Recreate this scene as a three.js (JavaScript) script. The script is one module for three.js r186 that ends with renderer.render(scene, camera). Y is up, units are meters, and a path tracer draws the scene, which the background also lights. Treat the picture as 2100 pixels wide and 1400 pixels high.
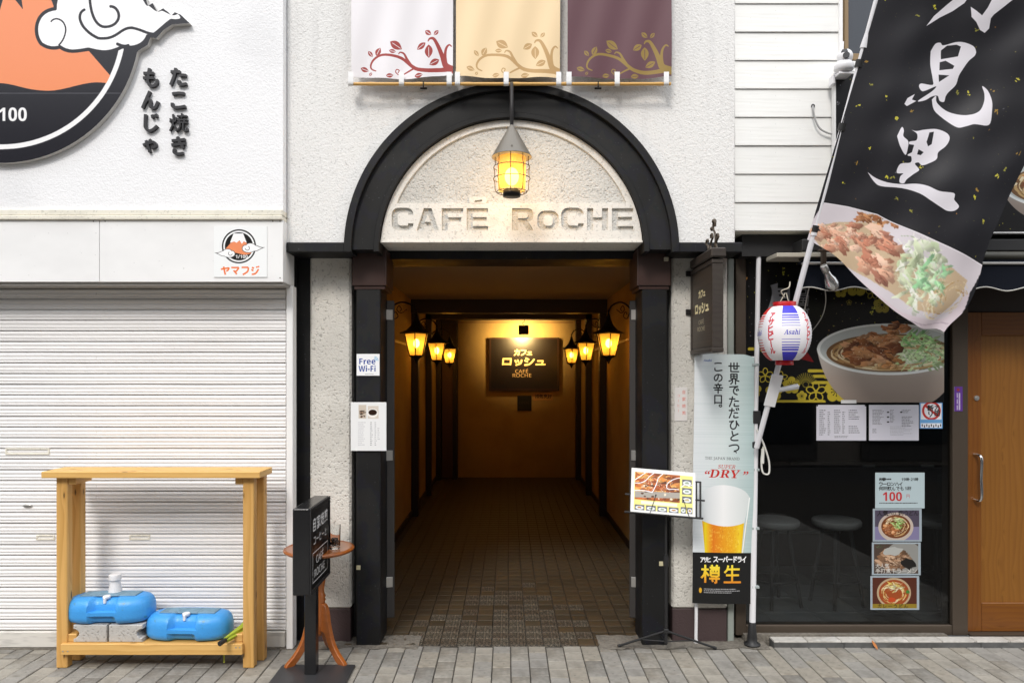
import * as THREE from 'three';
import { mergeGeometries, mergeVertices, toCreasedNormals } from 'three/addons/utils/BufferGeometryUtils.js';
import { ConvexGeometry } from 'three/addons/geometries/ConvexGeometry.js';
import { RoundedBoxGeometry } from 'three/addons/geometries/RoundedBoxGeometry.js';

// ---------------------------------------------------------------- camera, sky, sun, exposure
const FOC = 1450, DIST = 4, EYE = 1.528, VPX = 1040, VPY = 770;      // focal length in photo pixels, distance to the frontage, eye height, vanishing point
const scene = new THREE.Scene();
const camera = new THREE.PerspectiveCamera(2 * Math.atan(700 / FOC) * 180 / Math.PI, 1.5, 0.05, 400);
camera.position.set(0, EYE, DIST);
camera.lookAt(0, EYE, -10);
camera.setViewOffset(2100, 1400, 1050 - VPX, 700 - VPY, 2100, 1400);
{
  const W = 64, Hh = 32, d = new Float32Array(W * Hh * 4);            // overcast sky: brighter overhead than at the horizon
  for (let j = 0; j < Hh; j++) for (let i = 0; i < W; i++) {
    const up = Math.sin(((j + 0.5) / Hh - 0.5) * Math.PI), L = up > 0 ? 0.50 * (1 + 2 * up) : 0.12;
    d.set([L * 0.98, L, L * 1.04, 1], (j * W + i) * 4);
  }
  const sky = new THREE.DataTexture(d, W, Hh, THREE.RGBAFormat, THREE.FloatType);
  sky.mapping = THREE.EquirectangularReflectionMapping; sky.magFilter = sky.minFilter = THREE.LinearFilter; sky.needsUpdate = true;
  scene.background = sky; scene.environment = sky;
}
const sun = new THREE.DirectionalLight(0xfff8f0, 1.0);
sun.position.set(-2.4, 8.4, 7.4); sun.target.position.set(0, 1, 0);
sun.castShadow = true; sun.shadow.radius = 26; sun.shadow.mapSize.set(2048, 2048);
Object.assign(sun.shadow.camera, { left: -6, right: 6, top: 6, bottom: -6, near: 0.5, far: 30 });
scene.add(sun, sun.target);
const renderer = new THREE.WebGLRenderer({ antialias: true });
renderer.toneMapping = THREE.LinearToneMapping;
renderer.toneMappingExposure = 1.8;
renderer.shadowMap.enabled = true;

// ---------------------------------------------------------------- helpers
const X = (u, z = 0) => (u - VPX) * (DIST - z) / FOC, Y = (v, z = 0) => EYE - (v - VPY) * (DIST - z) / FOC, S = (p, z = 0) => p * (DIST - z) / FOC;
const V = (x, y, z) => new THREE.Vector3(x, y, z), PX = (u, v, z = 0) => V(X(u, z), Y(v, z), z);
function rng(a) { return () => { a = (a + 0x6d2b79f5) | 0; let t = Math.imul(a ^ (a >>> 15), 1 | a); t = (t + Math.imul(t ^ (t >>> 7), 61 | t)) ^ t; return ((t ^ (t >>> 14)) >>> 0) / 4294967296; }; }
const R = rng(7), rr = (a, b, r = R) => a + (b - a) * r();
const used = {};
function numbered(n) { const k = (used[n] ?? -1) + 1; used[n] = k; return k ? n + '_' + String(k).padStart(3, '0') : n; }
function boxUV(g, turn = false) {                                     // uv in metres, by the face's main direction
  const p = g.attributes.position, n = g.attributes.normal, uv = new Float32Array(p.count * 2);
  for (let i = 0; i < p.count; i++) {
    const a = Math.abs(n.getX(i)), b = Math.abs(n.getY(i)), c = Math.abs(n.getZ(i));
    let s, t;
    if (b >= a && b >= c) { s = p.getX(i); t = p.getZ(i); } else if (a >= c) { s = p.getZ(i); t = p.getY(i); } else { s = p.getX(i); t = p.getY(i); }
    uv[2 * i] = turn ? t : s; uv[2 * i + 1] = turn ? s : t;
  }
  g.setAttribute('uv', new THREE.BufferAttribute(uv, 2));
  return g;
}
function plain(g) {
  g = g.index ? g.toNonIndexed() : g;
  if (!g.attributes.normal) g.computeVertexNormals();
  if (!g.attributes.uv) boxUV(g);
  for (const k of Object.keys(g.attributes)) if (!['position', 'normal', 'uv'].includes(k)) g.deleteAttribute(k);
  g.morphAttributes = {};
  return g;
}
const join = (list) => list.length === 1 ? list[0] : mergeGeometries(list.map(plain));
function mesh(name, g, m, parent) {
  if (Array.isArray(g)) g = join(g);
  const o = new THREE.Mesh(g, m);
  o.name = parent ? name : numbered(name); o.castShadow = o.receiveShadow = true;
  (parent ?? scene).add(o);
  return o;
}
function tag(o, label, category, group, kind) { o.userData.label = label; if (category) o.userData.category = category; if (group) o.userData.group = group; if (kind) o.userData.kind = kind; return o; }
function thing(name, label, category, pos = [0, 0, 0], group) { const o = new THREE.Group(); o.name = numbered(name); o.position.set(...pos); scene.add(o); return tag(o, label, category, group); }
function part(name, parent, pos = [0, 0, 0]) { const o = new THREE.Group(); o.name = name; o.position.set(...pos); parent.add(o); return o; }
function struct(name, g, m, label) { const o = g ? mesh(name, g, m) : thing(name); o.userData = { kind: 'structure' }; if (label) o.userData.label = label; return o; }
function box(x0, x1, y0, y1, z0, z1, turn) {
  const g = new THREE.BoxGeometry(x1 - x0, y1 - y0, z1 - z0); g.translate((x0 + x1) / 2, (y0 + y1) / 2, (z0 + z1) / 2); return boxUV(g, turn);
}
function cbox(x0, x1, y0, y1, z0, z1, c = 0.004, turn) {               // chamfered box
  const pts = [], xs = [x0, x1], ys = [y0, y1], zs = [z0, z1], q = [1, -1];
  for (let i = 0; i < 2; i++) for (let j = 0; j < 2; j++) for (let k = 0; k < 2; k++) {
    pts.push(V(xs[i], ys[j] + q[j] * c, zs[k] + q[k] * c), V(xs[i] + q[i] * c, ys[j], zs[k] + q[k] * c), V(xs[i] + q[i] * c, ys[j] + q[j] * c, zs[k]));
  }
  return boxUV(new ConvexGeometry(pts), turn);
}
const rbox = (x0, x1, y0, y1, z0, z1, r, turn, seg = 2) => { const g = new RoundedBoxGeometry(x1 - x0, y1 - y0, z1 - z0, seg, r); g.translate((x0 + x1) / 2, (y0 + y1) / 2, (z0 + z1) / 2); return boxUV(g, turn); };
const pbox = (u0, v0, u1, v1, zf, zb, c = 0, turn) => { const a = [X(u0, zf), X(u1, zf), Y(v1, zf), Y(v0, zf), zb, zf]; return c ? cbox(...a, c, turn) : box(...a, turn); };
function tube(pts, r, seg = 24, rad = 8, closed = false) { return boxUVKeep(new THREE.TubeGeometry(new THREE.CatmullRomCurve3(pts, closed, 'centripetal'), seg, r, rad, closed)); }
function boxUVKeep(g) { return g; }
function rod(a, b, r0, r1 = r0, rad = 12) {
  const d = b.clone().sub(a), g = new THREE.CylinderGeometry(r1, r0, d.length(), rad);
  g.translate(0, d.length() / 2, 0); g.applyQuaternion(new THREE.Quaternion().setFromUnitVectors(V(0, 1, 0), d.normalize())); g.translate(a.x, a.y, a.z); return g;
}
function lathe(prof, seg = 24, at = [0, 0, 0]) { const g = new THREE.LatheGeometry(prof.map(([r, y]) => new THREE.Vector2(r, y)), seg); g.translate(...at); return g; }
function extrude(shape, depth, o = {}) { return new THREE.ExtrudeGeometry(shape, { depth, bevelEnabled: !!o.bevel, bevelSize: o.bevel ?? 0, bevelThickness: o.bevel ?? 0, bevelSegments: o.seg ?? 1, curveSegments: o.curve ?? 24, steps: 1 }); }
const shapeOf = (pts) => new THREE.Shape(pts.map((p) => new THREE.Vector2(p[0], p[1])));
function moved(g, x = 0, y = 0, z = 0) { g.translate(x, y, z); return g; }

// ---- tileable noise and textures
function hash(i, j, s) { let h = Math.imul(i, 374761393) ^ Math.imul(j, 668265263) ^ Math.imul(s, 2147483647); h = Math.imul(h ^ (h >>> 13), 1274126177); return ((h ^ (h >>> 16)) >>> 0) / 4294967296; }
function vn(x, y, px, py, s) {
  x *= px; y *= py; const i = Math.floor(x), j = Math.floor(y), fx = x - i, fy = y - j, a = fx * fx * (3 - 2 * fx), b = fy * fy * (3 - 2 * fy), w = (k, m) => ((k % m) + m) % m;
  const i0 = w(i, px), i1 = w(i + 1, px), j0 = w(j, py), j1 = w(j + 1, py);
  return (hash(i0, j0, s) * (1 - a) + hash(i1, j0, s) * a) * (1 - b) + (hash(i0, j1, s) * (1 - a) + hash(i1, j1, s) * a) * b;
}
const fbm = (x, y, p, oct, s, q = p) => { let v = 0, a = 0.5, t = 0; for (let k = 0; k < oct; k++) { v += a * vn(x, y, p << k, q << k, s + k); t += a; a *= 0.55; } return v / t; };
const clamp = (x, a = 0, b = 1) => Math.min(b, Math.max(a, x)), smooth = (a, b, x) => { const t = clamp((x - a) / (b - a)); return t * t * (3 - 2 * t); }, mixv = (a, b, t) => a + (b - a) * t;
function tex(n, fn, rep = 1, srgb = false, nh = n) {
  const d = new Uint8Array(n * nh * 4);
  for (let j = 0; j < nh; j++) for (let i = 0; i < n; i++) { let c = fn(i / n, j / nh); if (!Array.isArray(c)) c = [c, c, c]; const o = (j * n + i) * 4; for (let k = 0; k < 3; k++) d[o + k] = clamp(c[k]) * 255; d[o + 3] = 255; }
  const t = new THREE.DataTexture(d, n, nh); t.wrapS = t.wrapT = THREE.RepeatWrapping; t.magFilter = THREE.LinearFilter; t.minFilter = THREE.LinearMipmapLinearFilter; t.generateMipmaps = true; t.repeat.set(...(Array.isArray(rep) ? rep : [rep, rep]));
  if (srgb) t.colorSpace = THREE.SRGBColorSpace; t.needsUpdate = true; return t;
}
const lin = (r, g, b) => new THREE.Color().setRGB(r, g, b);
const std = (c, rough = 0.7, o = {}) => new THREE.MeshStandardMaterial({ color: Array.isArray(c) ? lin(...c) : c, roughness: rough, ...o });
const phys = (c, rough, o = {}) => new THREE.MeshPhysicalMaterial({ color: Array.isArray(c) ? lin(...c) : c, roughness: rough, ...o });
function canvas(w, h) { const c = document.createElement('canvas'); c.width = Math.round(w); c.height = Math.round(h); return [c, c.getContext('2d')]; }
function canvasTex(c) { const t = new THREE.CanvasTexture(c); t.colorSpace = THREE.SRGBColorSpace; t.anisotropy = 8; return t; }
// a flat printed sheet of real thickness; draw() works in the sheet's own frame, k texture pixels for each photo pixel of its size
function sheet(name, u0, v0, u1, v1, z, thick, k, draw, o = {}) {
  const w = u1 - u0, h = v1 - v0, [c, g] = canvas(w * k, h * k);
  g.scale(k, k); g.translate(-u0, -v0); draw(g);
  const front = std(0xffffff, o.rough ?? 0.55, { map: canvasTex(c) }), side = std(o.side ?? [0.7, 0.7, 0.7], 0.6);
  const b = new THREE.BoxGeometry(S(w, z), S(h, z), thick), m = new THREE.Mesh(b, [side, side, side, side, front, side]);
  m.name = o.parent ? name : numbered(name); m.castShadow = m.receiveShadow = true;
  const x = (X(u0, z) + X(u1, z)) / 2, y = (Y(v0, z) + Y(v1, z)) / 2;
  m.position.set(x, y, z - thick / 2); (o.parent ?? scene).add(m);
  return m;
}

// ---- Japanese and brush lettering as strokes on a 100 x 100 square; a leading ~ makes a stroke smooth
const GL = {
  た: '10 24 58 24|~36 6 30 40 10 92|~56 44 72 42 90 44|~54 68 52 86 66 90 92 86', こ: '~18 20 50 16 80 18|~18 66 20 84 40 90 86 84',
  き: '16 24 84 18|14 46 86 38|~44 4 56 30 76 62|~30 66 28 84 46 92 76 88', も: '~46 4 40 40 38 70 48 92 72 92 84 76 82 60|16 30 68 30|14 54 68 54',
  ん: '~48 6 30 46 10 92|~24 64 38 46 50 52 52 84 66 92 78 84 90 58', じ: '~26 8 24 50 26 76 42 92 64 86 86 66|60 10 64 26|78 6 82 22',
  ゃ: '~10 52 40 40 70 34 84 46 80 62 58 66|~48 18 52 24 56 36|~28 24 40 60 50 94', で: '12 20 84 14|~84 14 56 30 46 56 54 78 78 88|70 40 76 54|84 34 90 48',
  だ: '8 26 52 26|~32 8 28 42 8 92|~52 48 66 46 82 48|~50 70 48 86 62 90 86 86|70 8 76 22|86 4 92 18', ひ: '~10 24 30 22 44 18 28 34 18 60 26 84 48 90 66 74 72 46 70 18 76 36 92 58',
  と: '~32 8 36 28 42 46|~84 30 50 46 26 64 24 82 44 90 84 88', つ: '~8 38 44 28 76 28 92 46 84 70 52 86', の: '~52 24 46 60 28 80 14 66 16 44 38 24 66 24 86 44 82 72 58 88',
  '、': '~60 10 72 18 80 30', '。': '~68 12 80 16 82 26 72 32 60 26 60 16 68 12', り: '~24 12 20 40 28 56|~70 8 74 50 40 94', う: '34 6 62 14|~18 38 60 26 80 44 70 76 36 94', ど: '~28 10 32 28 38 46|~76 32 46 46 22 64 20 82 40 90 78 88|74 6 80 20|90 2 96 16',
  辛: '50 4 50 18|20 18 80 18|34 26 40 42|66 26 60 42|8 46 92 46|18 66 82 66|50 46 50 96', 口: '18 16 18 92|18 16 82 16 82 92|18 84 82 84', ロ: '16 20 16 84|16 20 84 20 84 84|16 80 84 80',
  世: '4 36 96 36|22 10 22 86 92 86|50 8 50 62|78 8 78 62|50 62 78 62', 界: '22 6 22 46|22 6 78 6 78 46|22 26 78 26|22 46 78 46|50 6 50 46|~46 46 30 60 6 70|~54 46 70 60 94 70|~36 62 36 80 22 96|64 62 64 96',
  ア: '12 16 86 16|~86 16 76 34 58 44|~48 34 46 70 20 94', サ: '6 34 94 34|30 10 30 60|~70 8 70 50 60 78 38 94', ヒ: '~80 20 50 34 22 42|~22 6 22 76 30 88 60 88 86 84', ビ: '~70 24 46 34 22 42|~22 6 22 76 30 88 60 88 86 84|72 4 78 16|86 2 92 14',
  '|': '50 8 50 92', ー: '8 50 92 50', ル: '~30 16 30 56 10 90|~60 8 60 86 76 76 92 56', ス: '16 16 78 16|~78 16 56 56 10 90|~56 56 72 72 90 90', パ: '~34 26 26 60 8 86|~62 30 76 54 90 86|~86 6 94 14 86 22 78 14 86 6',
  ド: '34 6 34 94|~34 40 60 50 80 62|62 12 70 28|80 6 88 22', ラ: '20 12 80 12|14 36 86 36|~86 36 78 72 34 94', イ: '~84 8 56 40 12 60|54 36 54 96',
  樽: '4 28 42 28|24 4 24 96|~24 30 18 54 4 72|~24 38 34 50 42 60|56 4 60 14|86 4 80 14|46 18 98 18|52 28 52 62|52 28 92 28 92 62|52 62 92 62|64 18 64 40|78 18 78 40|52 46 92 46|44 74 98 74|80 62 80 92 70 96|58 80 64 90',
  生: '~30 6 24 28 10 44|24 26 90 26|50 4 50 92|18 56 86 56|6 92 96 92', カ: '12 28 84 28|~84 28 82 70 74 90 60 84|~46 6 46 50 12 92', フ: '14 16 84 16|~84 16 76 60 26 92', ェ: '28 44 76 44|52 44 52 82|18 84 86 84',
  ッ: '24 40 32 58|46 36 54 54|~80 36 74 70 36 90', シ: '18 14 40 26|10 40 32 52|~14 90 56 78 90 28', ジ: '16 16 38 26|10 40 32 50|~14 90 56 78 86 34|64 6 70 20|82 2 88 16', ュ: '26 44 70 44|~70 44 66 70 62 84|14 84 90 84',
  ヤ: '~8 36 50 28 90 24 80 46 64 56|36 8 54 94', マ: '10 18 90 18|~90 18 74 44 50 66|~34 48 54 68 68 88', ウ: '50 4 50 20|14 22 14 44|14 22 86 22|~86 22 82 66 34 94', ン: '16 20 40 32|~14 88 60 74 90 28', ハ: '~34 22 28 60 8 88|~62 20 80 52 92 88', コ: '14 20 84 20 84 84|14 84 84 84', メ: '~80 8 60 60 12 92|26 30 76 74',
  円: '14 10 14 94|14 10 86 10 86 92 76 92|14 48 86 48|50 10 50 48', 焼: '~22 6 24 40 18 66 6 92|~8 28 10 38 8 48|~40 22 36 36 30 46|~24 60 34 72 40 84|44 16 94 16|68 2 68 26|44 36 96 36|56 28 56 48|82 28 82 48|44 50 96 50|~60 52 58 76 38 94|~76 52 76 88 94 90 94 76',
  吉: '10 20 90 20|50 2 50 40|24 40 76 40|26 56 26 92|26 56 74 56 74 92|26 92 74 92', 国: '10 8 10 94|10 8 90 8 90 94|10 90 90 90|24 28 76 28|28 50 72 50|22 74 78 74|50 28 50 74',
  断: '8 10 8 86 44 86|26 8 26 80|12 26 18 38|42 24 34 38|10 46 44 46|~88 8 70 14 58 18|~58 18 58 60 48 92|58 44 96 44|78 44 78 96', 団: '10 8 10 94|10 8 90 8 90 94|10 90 90 90|22 34 78 34|60 18 60 74 48 78|34 46 42 58',
  自: '48 2 40 16|20 16 20 94|20 16 80 16 80 94|20 42 80 42|20 66 80 66|20 92 80 92', 家: '50 2 50 12|8 14 8 28|8 14 92 14 92 28|24 30 78 30|~52 30 36 44 12 52|~36 46 60 60 58 88 44 94|~54 56 36 70 10 76|~58 70 38 86 12 94|~84 42 72 52 60 56|~62 56 78 78 96 88',
  焙: '~22 6 24 40 18 66 6 92|8 28 8 46|40 22 32 44|~24 60 34 72 40 84|68 2 68 14|44 16 94 16|54 22 60 36|84 22 76 36|40 40 98 40|50 54 50 92|50 54 88 54 88 92|50 90 88 90', 煎: '28 2 36 12|72 2 62 12|6 16 94 16|20 26 20 68|20 26 46 26 46 66|20 40 46 40|20 52 46 52|62 28 62 58|84 22 84 66 76 68|10 78 6 94|36 78 38 92|60 78 64 92|84 78 94 94',
  人: '~50 6 44 50 8 94|~48 40 62 72 94 94', 気: '~28 4 22 20 6 34|22 16 88 16|24 30 78 30|14 44 74 44|~74 44 76 80 84 94 96 80|22 58 60 92|60 56 18 92', 大: '6 34 94 34|~50 4 48 50 8 94|~50 36 62 70 94 94', 手: '~78 6 50 14 22 16|14 38 86 38|4 60 96 60|50 12 50 90 38 94', 打: '4 26 42 26|24 4 24 90 14 92|4 62 42 50|46 16 98 16|74 16 74 88 60 92', 干: '18 14 82 14|6 48 94 48|50 14 50 96',
  煮: '14 14 80 14|48 2 48 30|4 30 96 30|~78 6 50 36 12 52|34 44 34 70|34 44 74 44 74 70|34 56 74 56|34 70 74 70|10 80 6 94|36 80 38 92|60 80 64 92|84 80 94 94', 肉: '12 22 12 94|12 22 88 22 88 92 78 92|50 4 46 30 28 46|50 30 72 46|50 52 30 76|50 56 72 76',
  何: '~28 4 20 30 4 50|20 34 20 96|34 16 98 16|84 16 84 90 72 94|42 36 42 70|42 36 66 36 66 70|42 68 66 68', 杯: '4 28 42 28|24 4 24 96|~24 30 18 54 4 72|24 38 42 58|46 14 98 14|~76 14 66 44 44 66|72 34 72 96|78 40 96 58', 飲: '~26 4 18 18 4 30|28 6 46 22|18 26 36 26|12 36 12 88|12 36 40 36 40 62|12 48 40 48|12 62 40 62|12 88 40 80|~64 6 60 22 50 36|62 18 96 18 88 34|~74 28 70 66 46 94|~74 48 82 76 98 92',
  換: '4 26 40 26|22 4 22 90 12 92|4 62 40 50|~62 4 56 16 46 26|60 12 84 12 76 26|50 28 50 58|50 28 92 28 92 58|44 60 98 60|~70 28 68 76 44 94|~72 64 82 84 98 94', 良: '50 2 50 14|22 16 22 90|22 16 78 16 78 48|22 32 78 32|22 48 78 48|22 90 46 80|~46 50 62 80 94 94|76 58 60 70', 好: '~24 4 20 50 8 78|~8 30 30 30 44 30 38 66 6 94|~14 58 30 74 40 92|52 14 92 14 72 40|72 40 72 88 60 92|46 50 98 50',
  レ: '~24 8 24 86 52 74 86 44', お: '12 28 62 28|~38 6 38 70 28 84 14 72 50 50 82 60 78 84 54 90|72 16 88 30', 見: '26 6 26 58|26 6 76 6 76 58|26 22 76 22|26 40 76 40|26 58 76 58|~42 60 36 82 8 96|~62 60 62 90 92 90 94 74',
  時: '8 16 8 80|8 16 38 16 38 80|8 46 38 46|8 78 38 78|48 20 94 20|70 4 70 38|42 40 98 40|44 58 98 58|80 44 80 90 68 94|54 66 62 80', 禁: '4 18 44 18|24 4 24 42|22 22 6 40|28 22 42 38|54 18 96 18|74 4 74 42|72 22 56 40|78 22 94 38|22 52 78 52|8 64 92 64|50 64 50 92 42 94|26 74 14 90|74 74 88 90', 
};
function strokesOf(ch) {
  return (GL[ch] ?? '').split(/\|(?=[~\d])/).filter(Boolean).map((s) => {
    const sm = s[0] === '~', n = (sm ? s.slice(1) : s).trim().split(/\s+/).map(Number), p = [];
    for (let i = 0; i + 1 < n.length; i += 2) p.push([n[i], n[i + 1]]);
    if (!sm || p.length < 3) return p;
    return new THREE.SplineCurve(p.map((q) => new THREE.Vector2(...q))).getPoints(p.length * 5).map((q) => [q.x, q.y]);
  });
}
if (true) GL['|'] = '50 8 50 92';
// writes text on a canvas: size is the square's side, weight the pen width as a share of it, nib the pen's height over its width
function jp(g, text, x, y, size, o = {}) {
  const { weight = 0.1, vertical = false, gap = 1, sx = 1, nib = 1, slant = 0, sizes = {} } = o;
  g.save(); g.strokeStyle = o.color ?? '#111'; g.lineCap = o.cap ?? 'round'; g.lineJoin = o.join ?? 'round';
  let cx = x, cy = y;
  for (const ch of text) {
    const k = (sizes[ch] ?? 1) * size;
    if (ch !== ' ') for (const st of strokesOf(ch === 'ー' && vertical ? '|' : ch)) {
      g.beginPath();
      st.forEach(([a, b], i) => { const px = cx + (a * sx - slant * (b - 50)) * k / 100, py = cy + (size - k) + b * k / 100; i ? g.lineTo(px, py) : g.moveTo(px, py); });
      g.lineWidth = weight * size; g.save(); g.scale(1, nib); g.stroke(); g.restore();
    }
    if (vertical) cy += size * gap; else cx += size * sx * gap * (sizes[ch] ? 0.5 + 0.5 * sizes[ch] : 1);
  }
  g.restore();
}
// a ribbon along a polyline, as a Shape
function ribbon(p, w) {
  const L = [], Q = [];
  for (let i = 0; i < p.length; i++) {
    const a = p[Math.max(0, i - 1)], b = p[Math.min(p.length - 1, i + 1)], c = p[i];
    let dx = b[0] - a[0], dy = b[1] - a[1]; const l = Math.hypot(dx, dy) || 1; dx /= l; dy /= l;
    let m = 1;
    if (i && i < p.length - 1) { const ex = c[0] - a[0], ey = c[1] - a[1], e = Math.hypot(ex, ey) || 1; m = 1 / Math.max(0.45, Math.abs((ex * dx + ey * dy) / e)); }
    L.push([c[0] - dy * w * m / 2, c[1] + dx * w * m / 2]); Q.push([c[0] + dy * w * m / 2, c[1] - dx * w * m / 2]);
  }
  return shapeOf([...L, ...Q.reverse()]);
}

// ---------------------------------------------------------------- materials
const grainTex = tex(1024, (x, y) => { const a = vn(x, y, 512, 512, 11), b = vn(x, y, 300, 300, 5), c = vn(x, y, 150, 150, 6); return 0.45 * a + 0.35 * b + 0.2 * c; }, 0.5);
const roughTex = tex(1024, (x, y) => { const a = 0.5 * vn(x, y, 340, 340, 31) + 0.5 * vn(x, y, 190, 190, 32), w = vn(x, y, 512, 512, 9); const pit = smooth(0.36, 0.14, a); return clamp(0.6 + 0.5 * (a - 0.5) - 0.45 * pit + 0.3 * (w - 0.5)); }, 0.5);
const plasterCol = tex(1024, (x, y) => { const s = vn(x, y, 512, 512, 3), p = fbm(x, y, 3, 4, 77); const k = 0.955 + 0.05 * (s - 0.5) - 0.07 * smooth(0.52, 0.75, p); return [0.905 * k, 0.91 * k, 0.925 * k]; }, 0.5);
const cafeCol = tex(1024, (x, y) => {
  const a = 0.5 * vn(x, y, 400, 400, 41) + 0.5 * vn(x, y, 230, 230, 43), p = fbm(x, y, 4, 4, 17), d = smooth(0.34, 0.12, a), st = smooth(0.55, 0.8, fbm(x, y, 40, 2, 7, 3));
  const k = (0.99 - 0.24 * d) * (1 - 0.10 * smooth(0.45, 0.8, p)) * (1 - 0.05 * st); return [0.80 * k, 0.795 * k, 0.78 * k];
}, 0.5);
const pillarCol = tex(1024, (x, y) => {
  const a = 0.5 * vn(x, y, 340, 340, 31) + 0.5 * vn(x, y, 190, 190, 32), p = fbm(x, y, 5, 4, 87), d = smooth(0.36, 0.12, a);
  const k = (1 - 0.34 * d) * (1 - 0.20 * smooth(0.4, 0.8, p)); return [0.76 * k, 0.735 * k, 0.675 * k];
}, 0.5);
const stoneCol = tex(1024, (x, y) => {
  const a = 0.5 * vn(x, y, 420, 420, 61) + 0.5 * vn(x, y, 220, 220, 62), p = fbm(x, y, 6, 4, 27), d = smooth(0.40, 0.14, a), w = smooth(0.62, 0.75, fbm(x, y, 200, 2, 5));
  const k = (1 - 0.30 * d + 0.08 * w) * (1 - 0.10 * smooth(0.4, 0.75, p)); return [0.62 * k, 0.61 * k, 0.575 * k];
}, 0.5);
const trimCol = tex(512, (x, y) => { const p = fbm(x, y, 10, 4, 8), s = smooth(0.68, 0.8, fbm(x, y, 120, 2, 15)); const k = (1 - 0.16 * smooth(0.5, 0.8, p)) * (1 - 0.25 * s); return [0.80 * k, 0.775 * k, 0.72 * k]; }, 0.9);
const dustTex = tex(512, (x, y) => { const a = fbm(x, y, 8, 5, 19), s = smooth(0.93, 0.97, fbm(x, y, 160, 1, 4)); return 0.42 + 0.35 * a + 0.15 * s; }, 0.8);
const blackCol = tex(512, (x, y) => { const a = fbm(x, y, 6, 5, 29), s = smooth(0.965, 0.985, fbm(x, y, 200, 1, 44)); const k = 0.0095 + 0.005 * smooth(0.4, 0.8, a) + 0.08 * s; return [k * 0.98, k, k * 1.12]; }, 0.8);
const paintCol = tex(512, (x, y) => { const a = fbm(x, y, 5, 4, 52, 9), s = smooth(0.975, 0.99, fbm(x, y, 200, 1, 24)); const k = 0.875 - 0.05 * smooth(0.45, 0.8, a) - 0.3 * s; return [k, k, k * 0.995]; }, 0.6);
const shutterCol = tex(1024, (x, y) => {
  const a = fbm(x, y, 3, 5, 12, 14), sc = smooth(0.74, 0.82, fbm(x, y, 6, 3, 71, 200)), sp = smooth(0.975, 0.99, fbm(x, y, 256, 1, 93)); const k = 0.87 - 0.05 * smooth(0.45, 0.75, a) - 0.06 * sc - 0.3 * sp;
  return [k, k * 0.99, k * 0.985];
}, [0.33, 0.33]);
const grimeCol = tex(512, (x, y) => { const a = fbm(x, y, 4, 5, 33, 8), b = smooth(0.5, 0.75, fbm(x, y, 20, 3, 3, 40)); const k = 0.72 - 0.22 * smooth(0.4, 0.7, a) - 0.15 * b; return [k, k * 0.97, k * 0.9]; }, [0.5, 2]);
function woodTex(c0, c1, seed, rings = 9, knots = 0.35) {              // grain runs along u
  const ks = []; const q = rng(seed); for (let i = 0; i < 6; i++) ks.push([q(), q(), 0.012 + 0.02 * q()]);
  return tex(512, (x, y) => {
    const wv = fbm(x, y, 2, 3, seed, 3) * 0.16; let t = (y + wv) * rings; let kn = 0;
    for (const [kx, ky, kr] of ks) { let dx = Math.abs(x - kx), dy = Math.abs(y - ky); dx = Math.min(dx, 1 - dx); dy = Math.min(dy, 1 - dy); const r = Math.hypot(dx * 0.7, dy); t += 0.9 * Math.exp(-r * r / (kr * kr * 6)); kn = Math.max(kn, smooth(kr, kr * 0.3, r)); }
    const r = t - Math.floor(t), ring = smooth(0.2, 0.9, r) * smooth(1, 0.93, r), f = vn(x, y, 8, 256, seed + 3), m = fbm(x, y, 2, 3, seed + 5);
    const k = clamp(0.25 + 0.5 * ring * 0.7 + 0.25 * (f - 0.5) + 0.4 * (m - 0.5)); const d = 1 - knots * 1.6 * kn;
    return [mixv(c0[0], c1[0], k) * d, mixv(c0[1], c1[1], k) * d, mixv(c0[2], c1[2], k) * d];
  }, [1.2, 3.2]);
}
const pineMat = std(0xffffff, 0.5, { map: woodTex([0.80, 0.50, 0.17], [0.55, 0.285, 0.065], 5, 7, 0.5) });
const pineB = std(0xffffff, 0.5, { map: woodTex([0.75, 0.45, 0.15], [0.50, 0.25, 0.055], 55, 8, 0.5) });
const doorMat = std(0xffffff, 0.38, { map: woodTex([0.20, 0.072, 0.012], [0.125, 0.039, 0.005], 15, 12, 0.1) });
const panelMat = std(0xffffff, 0.38, { map: woodTex([0.26, 0.112, 0.022], [0.175, 0.066, 0.011], 25, 10, 0.1) });
const orangeWood = phys([0.40, 0.115, 0.018], 0.28, { clearcoat: 0.6, clearcoatRoughness: 0.2, map: woodTex([1, 1, 1], [0.72, 0.66, 0.6], 35, 9, 0.2) });
const darkWood = std(0xffffff, 0.5, { map: woodTex([0.046, 0.036, 0.029], [0.027, 0.020, 0.016], 45, 10, 0.1) });

const mWhiteStucco = std(0xffffff, 0.92, { map: plasterCol, bumpMap: grainTex, bumpScale: 0.0022 });
const mCafe = std(0xffffff, 0.93, { map: cafeCol, bumpMap: grainTex, bumpScale: 0.0032 });
const mPillar = std(0xffffff, 0.95, { map: pillarCol, bumpMap: roughTex, bumpScale: 0.0045 });
const mStone = std(0xffffff, 0.95, { map: stoneCol, bumpMap: roughTex, bumpScale: 0.006 });
const mTrim = std(0xffffff, 0.9, { map: trimCol, bumpMap: grainTex, bumpScale: 0.002 });
const mBlack = phys(0xffffff, 0.95, { map: blackCol, roughnessMap: dustTex, specularIntensity: 0.6 });
const mWhitePaint = std(0xffffff, 0.9, { map: paintCol, roughnessMap: dustTex });
const mShutter = std(0xffffff, 0.9, { map: shutterCol, roughnessMap: dustTex });
const mGrime = std(0xffffff, 0.75, { map: grimeCol });
const mCream = std(0xffffff, 0.7, { map: trimCol, color: lin(1.0, 0.99, 0.92) });
const mPlinth = std([0.060, 0.038, 0.038], 0.6, { bumpMap: grainTex, bumpScale: 0.002 });
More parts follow.
